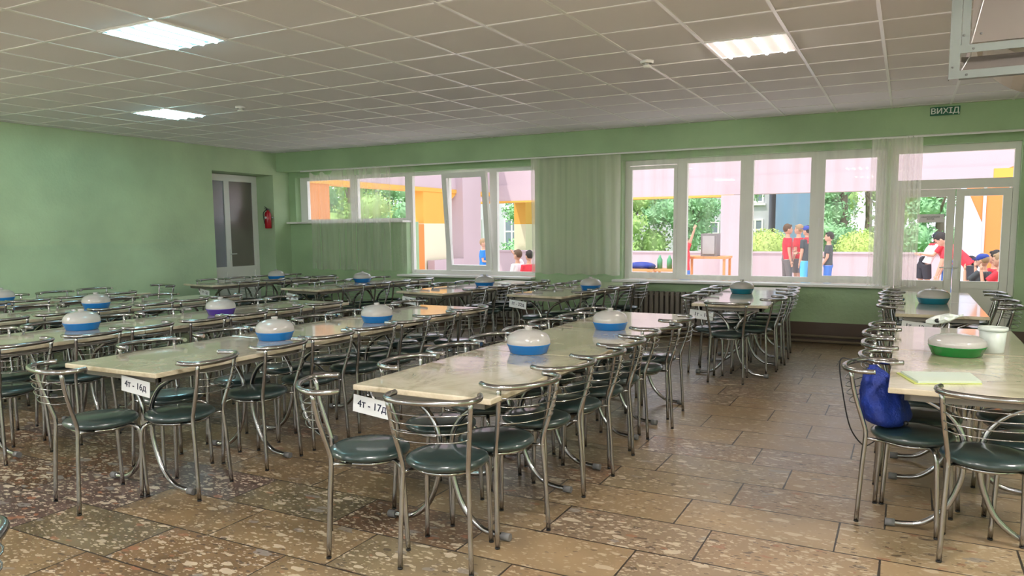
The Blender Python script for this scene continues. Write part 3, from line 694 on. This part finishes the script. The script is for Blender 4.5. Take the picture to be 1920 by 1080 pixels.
def side(key, sd, ys, jit=None, inn=.17, seed=0):
    name, xc, Wd, yf, n, L, sk = ROWS[key]; rnd = random.Random(seed + hash(str(key)) % 7 if isinstance(key, int) else seed)
    rnd = random.Random(seed * 31 + len(name))
    for i, y in enumerate(ys):
        j = jit[i] if jit and i < len(jit) else rnd.uniform(-9, 9)
        dx = rnd.uniform(-.025, .025)
        xs = xc + (y - yf) * math.tan(-sk) + sd * (Wd / 2 - inn + dx)
        chair(xs, y, (90 if sd > 0 else -90) + j, 'round-seated chrome chair, %s from front, %s side of %s' % (ORD[i], 'right' if sd > 0 else 'left', name))
# row 17
chair(-1.835, 2.85, 15, 'chrome chair with its back squarely to the viewer at the end of aisle-side row')
chair(-2.25, 2.81, -50, 'angled chrome chair at the left front corner of the aisle-side row')
side(17, 1, [3.22, 3.70, 4.10, 4.55, 4.95, 5.42, 5.90], [-22, -14, -10, -8, -4, -30, -6], seed=1)
side(17, -1, [3.36, 3.84, 4.34, 4.80, 5.26, 5.72, 6.18], seed=2)
# row 16
chair(-3.98, 2.60, -12, 'chrome chair at the front end of the row second from the aisle')
side(16, 1, [2.90, 3.52, 4.02, 4.52, 4.96, 5.42, 5.94], [17, 4, -5, -8, 0, -12, -10], seed=3)
side(16, -1, [3.18, 3.76, 4.26, 4.74, 5.20, 5.66, 6.12], inn=.18, seed=4)
side(15, 1, [2.82, 3.34, 3.80, 4.30, 4.78, 5.26, 5.80], seed=5)
side(15, -1, [3.08, 3.57, 4.05, 4.54, 5.02, 5.53, 6.05], inn=.18, seed=6)
side(14, 1, [3.1, 3.6, 4.06, 4.56, 5.04, 5.5, 5.98], seed=7)
side(14, -1, [3.34, 3.83, 4.32, 4.8, 5.27, 5.75], inn=.18, seed=8)
side(13, 1, [3.8, 4.3, 4.78, 5.26, 5.8], seed=9)
side(13, -1, [4.54, 5.02, 5.53, 6.04], inn=.18, seed=10)
chair(-8.95, 6.62, 170, 'chrome chair at the window end of the row along the left wall')
# far rows
chair(-1.52, 7.52, 4, 'dark chrome chair at the front end of the shiny row below the four-part window')
side(10, 1, [7.98, 8.42, 8.86, 9.32], [-8, -5, -5, -10], seed=11); side(10, -1, [7.86, 8.32, 8.78, 9.24], seed=12)
side(22, 1, [8.10, 8.58, 9.06, 9.54], seed=13); side(22, -1, [8.06, 8.54, 9.02, 9.48], seed=14)
side(7, 1, [7.96, 8.42, 8.90, 9.36], seed=15); side(7, -1, [8.0, 8.46, 8.92, 9.38], seed=16)
side(5, 1, [7.86, 8.34, 8.80, 9.28], seed=17); side(5, -1, [7.82, 8.30, 8.78, 9.26], seed=18)
side(3, 1, [7.90, 8.38, 8.86, 9.34], seed=19); side(3, -1, [7.92, 8.40, 8.88, 9.36], seed=20)
# right-hand row
bag_chair = chair(.065, 4.22, -103, 'chrome chair with the blue drawstring bag hanging on its back')
side('g', -1, [4.62, 5.12, 5.60, 6.04], [8, 3, -3, 5], inn=.16, seed=21)
chair(.365, 3.945, -4, 'chrome chair with dark green seat in the lower right corner, back to the viewer')
side('g', 1, [4.30, 4.80, 5.45], inn=.10, seed=22)
side(12, -1, [7.62, 8.06, 8.52, 8.98, 9.4], inn=.16, seed=23); side(12, 1, [7.92, 8.42, 8.94, 9.4], inn=.02, seed=24)
chair(1.02, 7.62, 60, 'chrome chair standing loose right of the row before the glass exit door')
chair(-2.12, .728, 117, 'chrome chair whose back rail just enters the lower left picture edge')

# blue bag with cord on the chair
bg_ = empty('drawstring_bag', (0, 0, 0)); tag(bg_, 'royal blue drawstring bag hanging on the chair back on the right', 'bag')
c_, s_ = cos(radians(-103)), sin(radians(-103))
def L2W(x, y, z): return (.065 + c_ * x - s_ * y, 4.22 + s_ * x + c_ * y, z)
m = MB(); vs = []; rows_, nn = 30, 44; rnd = random.Random(5)
for i in range(rows_ + 1):
    t = i / rows_; z = .492 + .295 * t
    prof = [(.0, .62), (.05, .90), (.15, 1.04), (.38, 1.02), (.7, .74), (.86, .52), (.95, .24), (1, .16)]
    for a, b2 in zip(prof, prof[1:]):
        if a[0] <= t <= b2[0]: k = a[1] + (b2[1] - a[1]) * (t - a[0]) / (b2[0] - a[0]); break
    for j in range(nn):
        a = 2 * pi * j / nn
        wr = 1 + .045 * sin(3 * a + 4 * t) + .05 * sin(7 * a - 6 * t + 2 * sin(5 * t)) + .03 * sin(13 * a + 9 * t) + .12 * max(0, t - .45) * sin(9 * a) + rnd.uniform(-.012, .012)
        vs.append(L2W(.155 * k * cos(a) * wr - .01, -.115 - .085 * t + .105 * k * sin(a) * wr, z))
m.add(vs, [(i * nn + j, i * nn + (j + 1) % nn, (i + 1) * nn + (j + 1) % nn, (i + 1) * nn + j) for i in range(rows_) for j in range(nn)] + [tuple(range(nn - 1, -1, -1)), tuple(range(rows_ * nn, rows_ * nn + nn))], 0, True)
m.build('pouch', 'bag', bg_)
m = MB(); m.tube(smooth_pts([L2W(-.03, -.175, .775), L2W(.04, -.29, .812), L2W(.06, -.345, .80), L2W(.05, -.325, .62), L2W(.03, -.29, .45), L2W(-.02, -.24, .355), L2W(-.04, -.20, .365), L2W(-.10, -.14, .43), L2W(-.10, -.08, .50)], 6), .0035, 6); m.build('cord', 'black', bg_)
m = MB(); m.ell(L2W(.05, -.02, .52), (.012, .012, .012)); m.build('cord_stop', 'black', bg_)

# ------------------------------------------------------------------ outdoors
ZG = -.15
m = MB(); m.box((-60, YO, ZG - .2), (30, 24.2, ZG)); m.box((-60, -40, ZG - .21), (30, YO, ZG - .2)); structure(m.build('ground', 'pave'), 'pale paved courtyard outside the windows')
m = MB(); m.box((-90, 24.2, ZG - .3), (60, 90, ZG - .02)); structure(m.build('lawn', 'lawn'), 'lawn beyond the courtyard parapet')
def beamlike(name, parts, matn, label, cat, mats=None):
    m = MB()
    for p in parts: m.box(*p)
    return tag(m.build(name, mats or matn), label, cat)
# front loggia beam, its coloured underside strip and its joints
pf = empty('loggia_beam', (-4, 23.5, 2.5)); tag(pf, 'tall pale pink concrete beam spanning the far side of the courtyard', 'beam')
m = MB(); m.box((-10.5, 0, 0), (14, .5, .55)); m.box((-10.5, .06, .55), (14, .5, 1.25)); m.box((-10.5, .0, 1.25), (14, .5, 2.4)); m.build('fascia', 'pink', pf)
m = MB(); m.box((-10.5, -.01, -.06), (-.7, .5, .0)); m.build('edge_strip', 'yellow', pf)
sb = empty('side_beam', (-13, 12.5, 2.68)); tag(sb, 'pale pink side beam with an orange lower edge left of the courtyard', 'beam')
m = MB(); m.box((-.5, 0, .12), (0, 16, 2.2)); m.build('fascia', 'pink', sb)
m = MB(); m.box((-.5, 0, 0), (.02, 16, .12)); m.build('edge_strip', 'yellow', sb)
m = MB(); m.box((-.6, 0, 0), (0, .78, 2.85)); tag(m.build('orange_pillar', 'orange', None, (-13.0, 14.13, ZG)), 'flat orange pillar seen at the left edge of the stepped window', 'pillar')
p = empty('sun_toned_pillar', (-13, 19.1, ZG)); tag(p, 'pillar shaded amber above and sunlit cream below, seen through the tall pane', 'pillar')  # shade on top and sunlight below are put into the two colours
m = MB(); m.box((-.5, 0, 1.86), (0, 1.35, 2.84)); m.prism([(1.35, 2.84), (1.35, 2.5), (2.0, 2.84)][::-1], -.4, -.02, 'x'); m.build('upper_part', 'yellow', p)
m = MB(); m.box((-.5, 0, 0), (0, 1.35, 1.86)); m.build('lower_part', 'cream', p)
p = empty('sun_toned_pillar', (-13, 26.0, ZG)); tag(p, 'farther pillar shaded amber above and sunlit cream below, next to the green pillar', 'pillar')  # same shaded top and lit base held in the colours
m = MB(); m.box((-.5, 0, 1.86), (0, 1.6, 2.84)); m.build('upper_part', 'yellow', p)
m = MB(); m.box((-.5, 0, 0), (0, 1.6, 1.86)); m.build('lower_part', 'cream', p)
m = MB(); m.box((-.5, 0, 0), (.25, 1.15, 3.4)); tag(m.build('pink_pillar', 'pink', None, (-13, 20.98, ZG)), 'pale pink pillar behind the tilted sash', 'pillar')
m = MB(); m.box((-.3, 0, 0), (0, .62, 1.84)); tag(m.build('orange_post', 'orange', None, (-12.95, 18.42, ZG)), 'short orange post beside the amber and cream pillar', 'post')
m = MB(); m.box((0, 0, 0), (.60, .34, 2.62)); tag(m.build('pink_pillar', 'pink', None, (-5.00, 23.15, ZG)), 'pale pink pillar in the second pane of the four-part window', 'pillar')
m = MB(); m.box((-10.5, 0, 0), (14, .25, .88)); m.box((-10.5, -.04, .88), (14, .29, .93)); tag(m.build('parapet', 'pink', None, (-3.0, 23.6, ZG)), 'low pale pink parapet across the far side of the courtyard', 'parapet')
m = MB(); m.box((-.25, 0, 0), (0, 1.75, .74)); tag(m.build('parapet', 'pink', None, (-12.7, 19.2, ZG)), 'low lilac parapet between the side pillars', 'parapet')
# orange gable on the right
p = empty('side_building', (1.03, 18.0, ZG)); tag(p, 'orange side building with a slanted white brace seen through the right door', 'building')
m = MB(); m.box((.0, 0, 0), (3.2, .3, 2.60)); m.prism([(.55, 2.6), (3.2, 2.6), (3.2, 3.9), (.62, 2.75)], 0, .3, 'y'); m.build('wall', 'orange', p)
m = MB(); m.box((.30, -.03, 0), (.355, 0, 2.6)); m.box((.73, -.03, 0), (.76, 0, 2.6)); m.build('white_strip', 'bwall', p)
m = MB(); m.prism([(-.10, 0), (.30, 0), (.30, 1.70), (-.06, 2.55), (-.10, 2.55)], -.06, -.02, 'y'); m.build('brace', mat('pale_blue_render', (.58, .64, .74), .8), p)
m = MB(); m.box((.45, -.12, 2.6), (3.2, 0, 2.78)); m.build('canopy', 'yellow', p)

# far buildings
def building(name, x0, x1, y, z1, matn, wins, label):
    b = empty(name, (x0, y, ZG)); tag(b, label, 'building')
    m = MB(); m.box((0, 0, 0), (x1 - x0, 8, z1)); m.build('wall', matn, b)
    m = MB(); m.box((-.3, -.3, z1), (x1 - x0 + .3, 8.3, z1 + .3)); m.build('roof', 'bwall', b)
    for (a, c, d, e) in wins:
        f = MB(); frame_rect(f, a - x0, c - x0, d, e, -.06, -.004, .09)
        f.box(((a + c) / 2 - x0 - .05, -.055, d + .09), ((a + c) / 2 - x0 + .05, -.005, e - .09)); f.box((a - x0 + .09, -.05, d + (e - d) * .6), (c - x0 - .09, -.005, d + (e - d) * .6 + .09)); f.box((a - x0 - .1, -.14, d - .12), (c - x0 + .1, -.004, d - .02))
        w_ = f.build('window', 'pvc', b)
        m = MB(); m.box((a - x0 + .08, -.03, d + .08), (c - x0 - .08, -.008, e - .08)); m.build('pane', 'bglass', w_)
    return b
building('far_building', -26, -6.25, 40, 9, 'bwall', [(-11.6, -10.5, 2.9, 5.2), (-9.7, -8.7, .3, 2.0), (-8.3, -7.5, .5, 2.0), (-7.3, -6.5, 2.9, 4.6), (-7.3, -6.5, .6, 2.1), (-21.4, -20.4, .3, 2.3), (-24, -23, .3, 2.3), (-21.4, -20.3, 3.0, 5), (-19.2, -18.2, .3, 2.2)], 'white rendered building with white windows far behind the courtyard')
building('blue_building', -5.85, -3.2, 39.5, 9, 'bblue', [], 'slate blue building behind the people in red shirts')

def leaf_cloud(n, ells, size, rnd):
    m = MB()
    for _ in range(n):
        c, r = rnd.choice(ells)
        d = Vector((rnd.gauss(0, 1), rnd.gauss(0, 1), rnd.gauss(0, 1))).normalized() * (rnd.uniform(.35, 1.05))
        p = Vector((c[0] + d.x * r[0], c[1] + d.y * r[1], c[2] + d.z * r[2]))
        u = Vector((rnd.gauss(0, 1), rnd.gauss(0, 1), rnd.gauss(0, 1))).normalized(); v = u.orthogonal().normalized(); s_ = size * rnd.uniform(.6, 1.3)
        m.add([p - u * s_, p + v * s_ * .45, p + u * s_, p - v * s_ * .45], [(0, 1, 2, 3)])
    return m
def tree(x, y, h, rad, leaf, label, seed, low=.6, n=2600, size=.13, name='leafy_tree'):
    rnd = random.Random(seed); t = empty(name, (x, y, ZG)); tag(t, label, 'tree', 'trees beyond the courtyard')
    m = MB(); m.tube(smooth_pts([(0, 0, 0), (.08, .05, h * .3), (-.05, 0, h * .6), (0, 0, h * .9)], 3), [.16] * 3 + [.13] * 3 + [.08] * 3 + [.05], 8)
    for k in range(5):
        a = rnd.uniform(0, 6.3); m.tube([(0, 0, h * (.3 + .1 * k)), (cos(a) * rad * .6, sin(a) * rad * .5, h * (.45 + .1 * k))], [.06, .02], 6)
    m.build('trunk', 'bark', t)
    els = [((rnd.uniform(-.6, .6) * rad, rnd.uniform(-.4, .4) * rad, low + rnd.random() * (h - low)), (rad * rnd.uniform(.35, .6), rad * .5, rad * rnd.uniform(.3, .5))) for _ in range(12)]
    lc = leaf_cloud(int(n * 3.0), els, size * .72, rnd)
    for c, r in els: lc.ell(c, (r[0] * .68, r[1] * .68, r[2] * .68), 10, 6)
    lc.build('foliage', leaf, t)
tree(-10.0, 29, 6.0, 1.7, 'leafA', 'broad green tree left in the first pane of the four-part window', 1, .4)
tree(-8.1, 30, 4.4, 1.5, 'leafB', 'bluish green bushy tree right of the broad green one', 2, .3)
tree(-11.8, 33, 6.5, 2.2, 'leafA', 'green tree at the left edge of the four-part window', 21, .3)
tree(-16.0, 33, 6.5, 1.8, 'leafB', 'tree hidden mostly by the green pillar', 22, .3)
tree(-22.5, 21.5, 6.5, 2.4, 'leafA', 'tree farther back in the left raised pane', 23, .3)
tree(-24, 25.5, 6.5, 2.4, 'leafB', 'tree farther back in the right raised pane', 24, .3)
tree(-24, 30.0, 6.5, 2.4, 'leafA', 'tree farther back beside the amber pillar', 25, .3)
tree(-1.6, 36.5, 7, 2.0, 'leafA', 'tree farther back behind the rounded shrub', 26, .3)
tree(-6.6, 33, 6.5, 1.4, 'leafB', 'tree whose branches hang before the white building', 3, 2.9, 1300)
tree(-2.2, 31, 6.5, 1.5, 'leafB', 'dark bluish tree right behind the people in red', 4, .2)
tree(-.7, 33, 6.5, 1.9, 'leafA', 'bright green tree behind the pleated curtain', 5, .8)
tree(.9, 29.5, 6.5, 1.5, 'leafB', 'tree seen through the left pane of the exit door', 6, .4)
tree(2.9, 34, 7, 2.0, 'leafA', 'tree mostly hidden by the orange side building', 7, .4)
tree(-19.0, 19.6, 5.5, 1.9, 'leafB', 'pale bluish tree in the left raised pane', 8, .3, 2600, .11)
tree(-19.0, 23.0, 6.0, 2.0, 'leafA', 'greyish green tree in the right raised pane', 9, .3, 2600, .11)
tree(-20.5, 27.5, 6.0, 2.0, 'leafB', 'bluish green tree at the right end of the raised panes', 10, .3, 2600, .12)
tree(-21.5, 33.5, 6.5, 2.0, 'leafA', 'green tree seen behind the tilted sash', 11, .3, 2600, .14)
tree(-17.8, 38, 5.6, 1.6, 'leafC', 'small yellow-green tree before the far white building', 12, 2.2, 1200, .13)
def shrub(x, y, r, leaf, label, seed):
    rnd = random.Random(seed); s = empty('clipped_shrub', (x, y, ZG)); tag(s, label, 'shrub', 'clipped shrubs behind the parapet')
    m = MB(); m.ell((0, 0, r * .93), (r * .86, r * .86, r * .84), 20, 12); m.build('core', leaf, s)
    leaf_cloud(5200, [((0, 0, r * .95), (r, r, r * .95))], .05, rnd).build('foliage', leaf, s)
shrub(-4.5, 28.5, .85, 'leafC', 'rounded yellow-green shrub left of the people in red', 1)
shrub(-1.4, 27.5, .80, 'leafC', 'rounded yellow-green shrub behind the pleated curtain', 2)

# street furniture of the courtyard
t = empty('wooden_table', (-3.95, 16.9, ZG)); tag(t, 'orange wooden table in the courtyard carrying the grey cabinet', 'table')
m = MB(); m.box((-.45, -.35, .98), (.50, .35, 1.03)); m.build('tabletop', 'wood', t)
for sx in (-.42, .43):
    for sy in (-.32, .27):
        m = MB(); m.box((sx, sy, 0), (sx + .05, sy + .05, .98)); m.build('leg', 'wood', t)
t = empty('grey_cabinet', (-3.86, 16.9, ZG + 1.03)); tag(t, 'small grey cabinet standing on the orange wooden table outside', 'cabinet')
m = MB(); m.box((-.17, -.2, 0), (.17, .2, .50)); m.build('body', mat('grey_cabinet_paint', (.20, .18, .18), .6), t)
m = MB(); m.box((-.13, -.215, .05), (.13, -.2, .45)); m.build('door', mat('light_grey_panel', (.38, .36, .36), .6), t)
t = empty('play_table', (-5.55, 16.6, ZG)); tag(t, 'orange-edged low table with blue and red cloth outside the first pane', 'table')
m = MB(); m.box((-.6, -.4, .70), (.6, .4, .75)); m.build('tabletop', 'wood', t)
for sx in (-.55, .5):
    for sy in (-.35, .3):
        m = MB(); m.box((sx, sy, 0), (sx + .05, sy + .05, .70)); m.build('leg', 'wood', t)
m = MB(); m.ell((0, 0, 0), (.34, .25, .10), 14, 8); tag(m.build('blue_jacket', 'bag', None, (-5.35, 16.6, ZG + .80)), 'heaped blue jacket on the low table outside', 'jacket')
m = MB(); m.ell((0, 0, 0), (.2, .2, .09), 14, 8); tag(m.build('red_jacket', 'red', None, (-5.95, 16.6, ZG + .79)), 'heaped red jacket on the low table outside', 'jacket')
for x, lb in ((-4.92, 'green bottle outside, left of the pair below the first pane'), (-4.70, 'green bottle outside, right of the pair below the first pane')):
    m = MB(); m.lathe([(0, 0), (.06, 0), (.06, .2), (.025, .26), (.025, .30), (0, .30)], 14); tag(m.build('green_bottle', mat('bottle_green', (.10, .36, .18), .3), None, (x, 16.6, ZG + .75)), lb, 'bottle', 'green bottles outside')
m = MB(); m.box((-.35, -.3, .70), (.35, .3, .75)); 
for sx in (-.33, .28):
    for sy in (-.28, .23): m.box((sx, sy, 0), (sx + .05, sy + .05, .70))
tag(m.build('bottle_stand', 'wood', None, (-4.80, 16.6, ZG)), 'small wooden stand under the two green bottles outside', 'stand')

# ------------------------------------------------------------------ people
SK = mat('skin', (.52, .29, .20), .6, var=.03); G['skin'] = SK
for k, c in {'shirt_red': (.62, .03, .05), 'shirt_blue': (.02, .18, .55), 'shirt_white': (.80, .80, .84), 'shirt_dark': (.05, .06, .07), 'pants_dark': (.03, .03, .04), 'pants_grey': (.14, .13, .13), 'pants_blue': (.04, .15, .50), 'hair_brown': (.10, .055, .03), 'hair_dark': (.02, .014, .012), 'hair_fair': (.30, .20, .11), 'cap_blue': (.02, .05, .30), 'cap_black': (.01, .02, .03), 'cloth_lightblue': (.10, .45, .80)}.items():
    G[k] = mat(k, c, .75, var=.08, scale=14)
def rem(o, vx):
    r = o.modifiers.new('skin_join', 'REMESH'); r.mode = 'VOXEL'; r.voxel_size = vx; r.use_smooth_shade = True
    s = o.modifiers.new('soft', 'SMOOTH'); s.factor = .5; s.iterations = 3
    return o
def person(loc, rz, Ht, label, shirt, pants, hair, bend=0, sit=False, arms=None, long_pants=True, cap=None, collar=None, head_turn=0, head_down=0):
    z = loc[2] if len(loc) > 2 else ZG
    o = MB(); b = radians(bend)
    T = Vector((0, sin(b), cos(b))); hz = .57 if sit else .50 * Ht
    hip = Vector((0, 0, hz)); neck = hip + T * .315 * Ht; sh_c = hip + T * .285 * Ht
    hd_dir = Vector((0, sin(b * .6 + radians(head_down)), cos(b * .6 + radians(head_down))))
    hc = neck + hd_dir * .085 * Ht
    k = Ht / 1.6
    def torso(m, g):
        for sx in (-1, 0, 1):
            m.tube([hip + Vector((sx * .065 * k, 0, -.02)), hip + T * .10 * Ht + Vector((sx * .055 * k, 0, 0)), hip + T * .20 * Ht + Vector((sx * .075 * k, 0, 0)), sh_c + Vector((sx * .085 * k, 0, 0))], [.088 * k + g, .080 * k + g, .088 * k + g, .062 * k + g], 12)
    torso(o, 0)
    o.tube([sh_c, neck + hd_dir * .03], [.055 * k, .045 * k], 10)
    R = Matrix.Rotation(radians(head_turn), 3, 'Z') @ Matrix.Rotation(-(b * .6 + radians(head_down)), 3, 'X')
    o.ell(hc, (.075 * k, .092 * k, .112 * k), 16, 12, 0, R)
    o.ell(hc + R @ Vector((0, .045, -.05)) * k, (.048 * k, .05 * k, .055 * k), 12, 8, 0, R)
    o.ell(hc + R @ Vector((0, .095, -.012)) * k, (.012 * k, .018 * k, .020 * k), 8, 6, 0, R)
    for sx in (-1, 1): o.ell(hc + R @ Vector((sx * .076, -.005, -.01)) * k, (.012 * k, .020 * k, .030 * k), 8, 6, 0, R)
    legs = []
    for sx in (-1, 1):
        h0 = hip + Vector((sx * .085 * k, 0, -.02))
        if sit: kn = h0 + Vector((sx * .03, .24 * Ht, .0)); an = Vector((kn.x, kn.y - .02, .075))
        else: kn = h0 + Vector((sx * .015, .015 + .02 * sx, -.235 * Ht)); an = Vector((h0.x + sx * .02, -.01 + .04 * sx, .075))
        legs.append((h0, kn, an))
        o.tube([h0, (h0 + kn) / 2, kn, kn + (an - kn) * .35, an], [.085 * k, .072 * k, .050 * k, .050 * k, .034 * k], 10)
        o.tube([an + Vector((0, -.03, -.035)), an + Vector((0, .13, -.045))], [.036 * k, .030 * k], 8)
    arms = arms or (((.12, .1, -1), (0, .35, -1)), ((-.12, .1, -1), (0, .35, -1)))
    am = []
    for i, sx in enumerate((1, -1)):
        s0 = sh_c + Vector((sx * .135 * k, 0, -.01)); du = Vector(arms[i][0]).normalized(); df = Vector(arms[i][1]).normalized()
        el = s0 + du * .175 * Ht; wr = el + df * .145 * Ht; am.append((s0, el, wr))
        o.tube([s0, (s0 + el) / 2, el, wr], [.046 * k, .040 * k, .034 * k, .024 * k], 10)
        pl_ = wr + df * .045 * k; o.ell(wr + df * .04 * k, (.034 * k, .020 * k, .038 * k), 8, 6)
        side_ = df.orthogonal().normalized()
        for q in range(4):
            a = wr + df * .065 * k + side_ * (q - 1.5) * .019 * k; ln = (.058, .068, .062, .048)[q] * k
            o.tube([a, a + df * ln * .6, a + df * ln + Vector((0, -.012, -.006))], [.0095 * k, .009 * k, .0075 * k], 6)
        a = wr + df * .02 * k + side_ * -.03 * k; o.tube([a, a - side_ * .028 * k + df * .035 * k], [.011 * k, .009 * k], 6)
    P = rem(o.build('person', 'skin'), .0105); P.location = (loc[0], loc[1], z); P.rotation_euler.z = radians(rz)
    tag(P, label, 'person')
    m = MB(); torso(m, .013)
    for s0, el, wr in am: m.tube([s0 + Vector((0, 0, .0)), s0 + (el - s0) * .7], [.060 * k, .054 * k], 10)
    rem(m.build('shirt', shirt, P), .013)
    m = MB(); m.tube([hip + Vector((-.07, 0, -.03)), hip + Vector((.07, 0, -.03))], .112 * k, 12); m.tube([hip + Vector((-.06, 0, .06)), hip + Vector((.06, 0, .06))], .098 * k, 12)
    for h0, kn, an in legs:
        if long_pants: m.tube([h0, kn, kn + (an - kn) * .95], [.098 * k, .066 * k, .052 * k], 10)
        else: m.tube([h0, h0 + (kn - h0) * .85], [.100 * k, .085 * k], 10)
    rem(m.build('trousers' if long_pants else 'shorts', pants, P), .013)
    for h0, kn, an in legs:
        m = MB(); m.tube([an + Vector((0, -.045, -.035)), an + Vector((0, .06, -.035)), an + Vector((0, .15, -.045))], [.043 * k, .045 * k, .034 * k], 8); m.build('shoe', 'shirt_white' if not long_pants else 'pants_dark', P)
    m = MB(); m.ell(hc + R @ Vector((0, -.016, .022)) * k, (.083 * k, .094 * k, .106 * k), 16, 12, 0, R); m.ell(hc + R @ Vector((0, .05, .078)) * k, (.055 * k, .035 * k, .03 * k), 10, 6, 0, R)
    hr = m.build('hair', hair, P)
    m = MB()
    for sx in (-1, 1): m.ell(hc + R @ Vector((sx * .028, .086, .008)) * k, (.010 * k, .007 * k, .007 * k), 8, 6, 0, R)
    m.build('eyes', 'cap_black', P)
    m = MB(); m.ell(hc + R @ Vector((0, .092, -.055)) * k, (.022 * k, .006 * k, .006 * k), 8, 6, 0, R); m.build('mouth', 'shirt_red', P)
    if cap:
        m = MB(); m.ell(hc + R @ Vector((0, -.008, .045)) * k, (.090 * k, .100 * k, .078 * k), 16, 10, 0, R); m.ell(hc + R @ Vector((0, .11, .045)) * k, (.06 * k, .065 * k, .008 * k), 12, 6, 0, R); m.build('cap', cap, P)
    if collar:
        m = MB(); tt = [sh_c + Vector((sx * .10 * k, -.045, -.02)) for sx in (-1, 1)]
        m.tube([tt[0], tt[1]], .062 * k, 10); m.tube([tt[0] - T * .06, tt[1] - T * .06], .055 * k, 10); m.build('yoke', collar, P)
    return P
down = ((.12, .0, -1), (.0, .2, -1)); downL = ((-.12, .0, -1), (.0, .2, -1))
fold = ((.15, .15, -1), (-.7, .6, -.1)); foldL = ((-.15, .15, -1), (.7, .6, -.1))
person((-2.60, 19.6), -70, 1.78, 'person in a red shirt and dark trousers standing outside, leftmost of the group', 'shirt_red', 'pants_grey', 'hair_brown', arms=(down, fold), head_turn=0)
person((-2.42, 20.2), 75, 1.77, 'person in a red shirt behind the group, partly hidden', 'shirt_red', 'pants_grey', 'hair_fair', arms=(down, downL), long_pants=False)
person((-2.12, 19.3), 60, 1.74, 'person with a blue cap and long blue cloth standing beside the window mullion', 'shirt_dark', 'cloth_lightblue', 'hair_dark', cap='cap_blue', collar='shirt_red', arms=(fold, downL))
person((-1.60, 18.9), 95, 1.58, 'person in a dark shirt and blue trousers at the mullion, arm hanging', 'shirt_dark', 'pants_blue', 'hair_dark', arms=(fold, ((-.1, .1, -1), (.1, .5, -.9))))
person((-4.30, 16.4), -60, 1.50, 'person in a red shirt and blue shorts raising an arm by the wooden table', 'shirt_red', 'pants_blue', 'hair_brown', arms=(((.3, .3, 1), (.1, .3, 1)), downL), long_pants=False)
person((-9.15, 16.0), -80, 1.48, 'person in a blue shirt standing outside behind the tilted sash', 'shirt_blue', 'pants_blue', 'hair_fair', arms=(fold, foldL))
person((.36, 19.2), -60, 1.66, 'person with a white and red top and black shorts leaning forward outside the door', 'shirt_white', 'pants_dark', 'hair_dark', bend=32, collar='shirt_red', long_pants=False, arms=(((.1, .7, -.7), (.1, .8, -.3)), ((-.1, .7, -.7), (-.1, .8, -.3))), head_down=15)
person((.82, 19.3), 95, 1.60, 'person in a dark cap and red and blue shirt facing the leaning one', 'shirt_red', 'pants_blue', 'hair_dark', bend=18, cap='cap_black', collar='cloth_lightblue', arms=(((.1, .6, -.8), (.0, .9, .1)), ((-.1, .6, -.8), (-.1, .9, .1))), head_down=15)
person((1.13, 17.3), 80, 1.80, 'person in black trousers with a red band bending over behind the seated ones', 'shirt_red', 'pants_dark', 'hair_dark', bend=50, collar='shirt_dark', arms=(((.1, .3, -1), (.0, .3, -1)), ((-.1, .3, -1), (.0, .3, -1))), head_down=10)
person((1.03, 13.15), 60, 1.42, 'seated person with a blue patterned headscarf outside the right door pane', 'shirt_dark', 'pants_blue', 'hair_fair', sit=True, cap='cap_blue', arms=(fold, ((-.2, .6, -.6), (.3, .2, .9))), head_down=12)
person((1.20, 13.55), 70, 1.50, 'seated dark-haired person in a red shirt, middle of the seated three', 'shirt_red', 'pants_grey', 'hair_dark', sit=True, arms=(fold, ((-.2, .6, -.6), (.3, .2, .9))))
person((1.22, 12.95), 75, 1.46, 'seated fair-haired person in a red and blue shirt nearest the right door frame', 'shirt_red', 'pants_grey', 'hair_fair', sit=True, collar='pants_blue', arms=(fold, ((-.2, .6, -.6), (.3, .2, .9))), head_down=8)
person((-6.78, 13.2), 80, 1.46, 'seated person in a white shirt outside the rightmost tall pane', 'shirt_white', 'pants_grey', 'hair_brown', sit=True, arms=(((.5, .5, .2), (-.6, .2, .6)), foldL))
person((-6.48, 13.1), 60, 1.44, 'seated person in a red patterned shirt next to the green pillar', 'shirt_red', 'pants_blue', 'hair_dark', sit=True, arms=(fold, foldL))
def bench(x, y, L, rz, label):
    b = empty('bench', (x, y, ZG), radians(rz)); tag(b, label, 'bench', 'courtyard benches')
    m = MB(); m.box((-L / 2, -.18, .41), (L / 2, .18, .45)); m.build('seat', 'wood', b)
    for sx in (-1, 1):
        m = MB(); m.box((sx * (L / 2 - .1) - .03, -.15, 0), (sx * (L / 2 - .1) + .03, .15, .41)); m.build('leg', 'steel', b)
bench(1.15, 13.2, 1.5, 65, 'bench under the three seated people outside the door')
bench(-6.65, 13.15, 1.3, 10, 'bench under the two seated people outside the stepped window')
